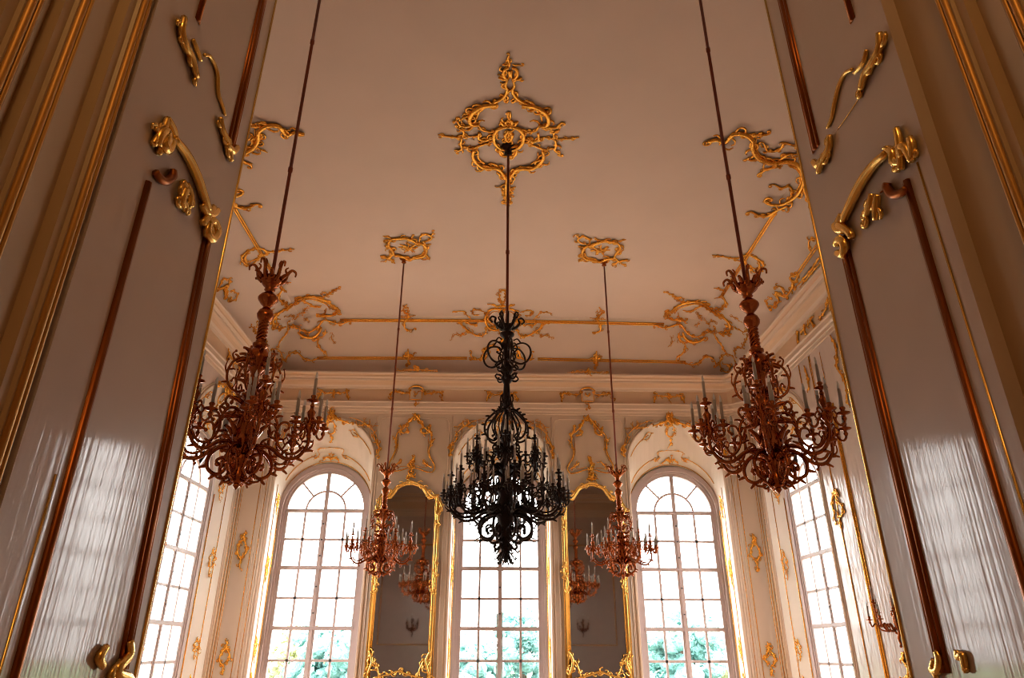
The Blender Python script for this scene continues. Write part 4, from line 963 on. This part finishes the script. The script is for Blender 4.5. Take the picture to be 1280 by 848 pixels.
mb=MB(); mb.tube([V((.05,-.12,.12)),V((0,0,.14)),V((-.05,.12,.16))],[.06,.075,.08],12); mb.build('lamp_housing',M['dark'],t)
mb=MB(); mb.tube([V((-.05,.12,.16)),V((-.07,.17,.168))],[.07,.06],12); mb.build('lamp_head',M['bulb'],t)
# ---------------------------------------------------------------- garden beyond the windows
mb=MB(); mb.box(-120,120,-60,160,-3.2,-3.001); mb.build('ground_garden',M['grass'],kind='structure')
def tree(x,y,h,w,mk,label):
    t=thing('tree',label,'tree',(x,y,-3.0),0,'trees beyond the windows'); r2=random.Random(int(x*31+y*7))
    mb=MB(); mb.tube([V((0,0,0)),V((.1,.1,h*.3)),V((0,0,h*.7))],[.3,.22,.1],8); mb.build('trunk',M['bark'],t)
    mb=MB()
    for k in range(26):
        a=r2.random()*2*PI; u=r2.random(); z=h*(.22+.74*u); R=w*math.sqrt(max(.08,1-((u-.35)/.68)**2))*(.35+.65*r2.random())
        c=V((R*math.cos(a),R*math.sin(a),z)); s=w*(.22+.2*r2.random())
        for q in range(3): mb.blob(c+V((r2.uniform(-s,s),r2.uniform(-s,s),r2.uniform(-s,s)))*.5,s*.7,7,(1,1,.85))
        for q in range(34):
            d=V((r2.gauss(0,1),r2.gauss(0,1),r2.gauss(0,1))).normalized(); p=c+d*s*(1.0+.25*r2.random()); e=d.orthogonal().normalized(); f=d.cross(e); l=.13+.1*r2.random(); ph=r2.random()*6
            e,f=e*math.cos(ph)+f*math.sin(ph),f*math.cos(ph)-e*math.sin(ph)
            mb.add([p-e*l,p+f*l*.5,p+e*l,p-f*l*.5+d*.05],[(0,1,2,3)],0,False)
    mb.build('crown',M[mk],t)
tree(5.0,36,6.3,2.3,'leaves','tall blue green tree behind the lower right panes of the middle window')
tree(-6.9,33,4.3,2.0,'leaves','blue green tree behind the lower right panes of the left rear window')
tree(8.2,33,4.3,1.9,'leaves','blue green tree behind the lower left panes of the right rear window')
tree(-1.5,32,3.9,1.7,'leaves','short blue green tree behind the lowest left panes of the middle window')
tree(-10.4,40,4.0,1.8,'leaves2','yellow green bush low behind the left rear window')
tree(12.6,35,3.7,1.8,'leaves2','yellow green bush low behind the right rear window')
tree(1.4,42,4.9,2.0,'leaves','blue green tree behind the mullion of the middle window')
mb=MB(); mb.box(-60,60,-30,70,-3.0,-2.98); mb.build('ground_bounce',M['bounce_gravel'],kind='structure')  # unseen ground sheet, added to bounce daylight up onto the ceiling
# ---------------------------------------------------------------- light
w=bpy.data.worlds.new('overcast sky'); sc.world=w; w.use_nodes=True; nt=w.node_tree; bg=nt.nodes['Background']
tc=nt.nodes.new('ShaderNodeTexCoord'); sx=nt.nodes.new('ShaderNodeSeparateXYZ'); mr=nt.nodes.new('ShaderNodeMapRange')
nt.links.new(tc.outputs['Generated'],sx.inputs[0]); nt.links.new(sx.outputs['Z'],mr.inputs['Value'])
mr.inputs['From Min'].default_value=0; mr.inputs['From Max'].default_value=1; mr.inputs['To Min'].default_value=13; mr.inputs['To Max'].default_value=39
nt.links.new(mr.outputs['Result'],bg.inputs[1]); bg.inputs[0].default_value=(1,.97,.95,1)
l=bpy.data.lights.new('anteroom_lamp','POINT'); l.energy=110; l.color=(1,.56,.20); l.shadow_soft_size=.15
o=bpy.data.objects.new('anteroom_lamp',l); COL.objects.link(o); o.location=(-.1,-1.1,4.35)
sc.view_settings.view_transform='Standard'; sc.view_settings.look='None'; sc.view_settings.gamma=1; sc.view_settings.use_curve_mapping=False
sc.view_settings.exposure=-.26
c=sc.cycles
c.filter_width=1.05; c.use_denoising=True; c.max_bounces=9; c.diffuse_bounces=5; c.glossy_bounces=4; c.transparent_max_bounces=12; c.caustics_reflective=False; c.caustics_refractive=False; c.sample_clamp_indirect=8; c.sample_clamp_direct=0
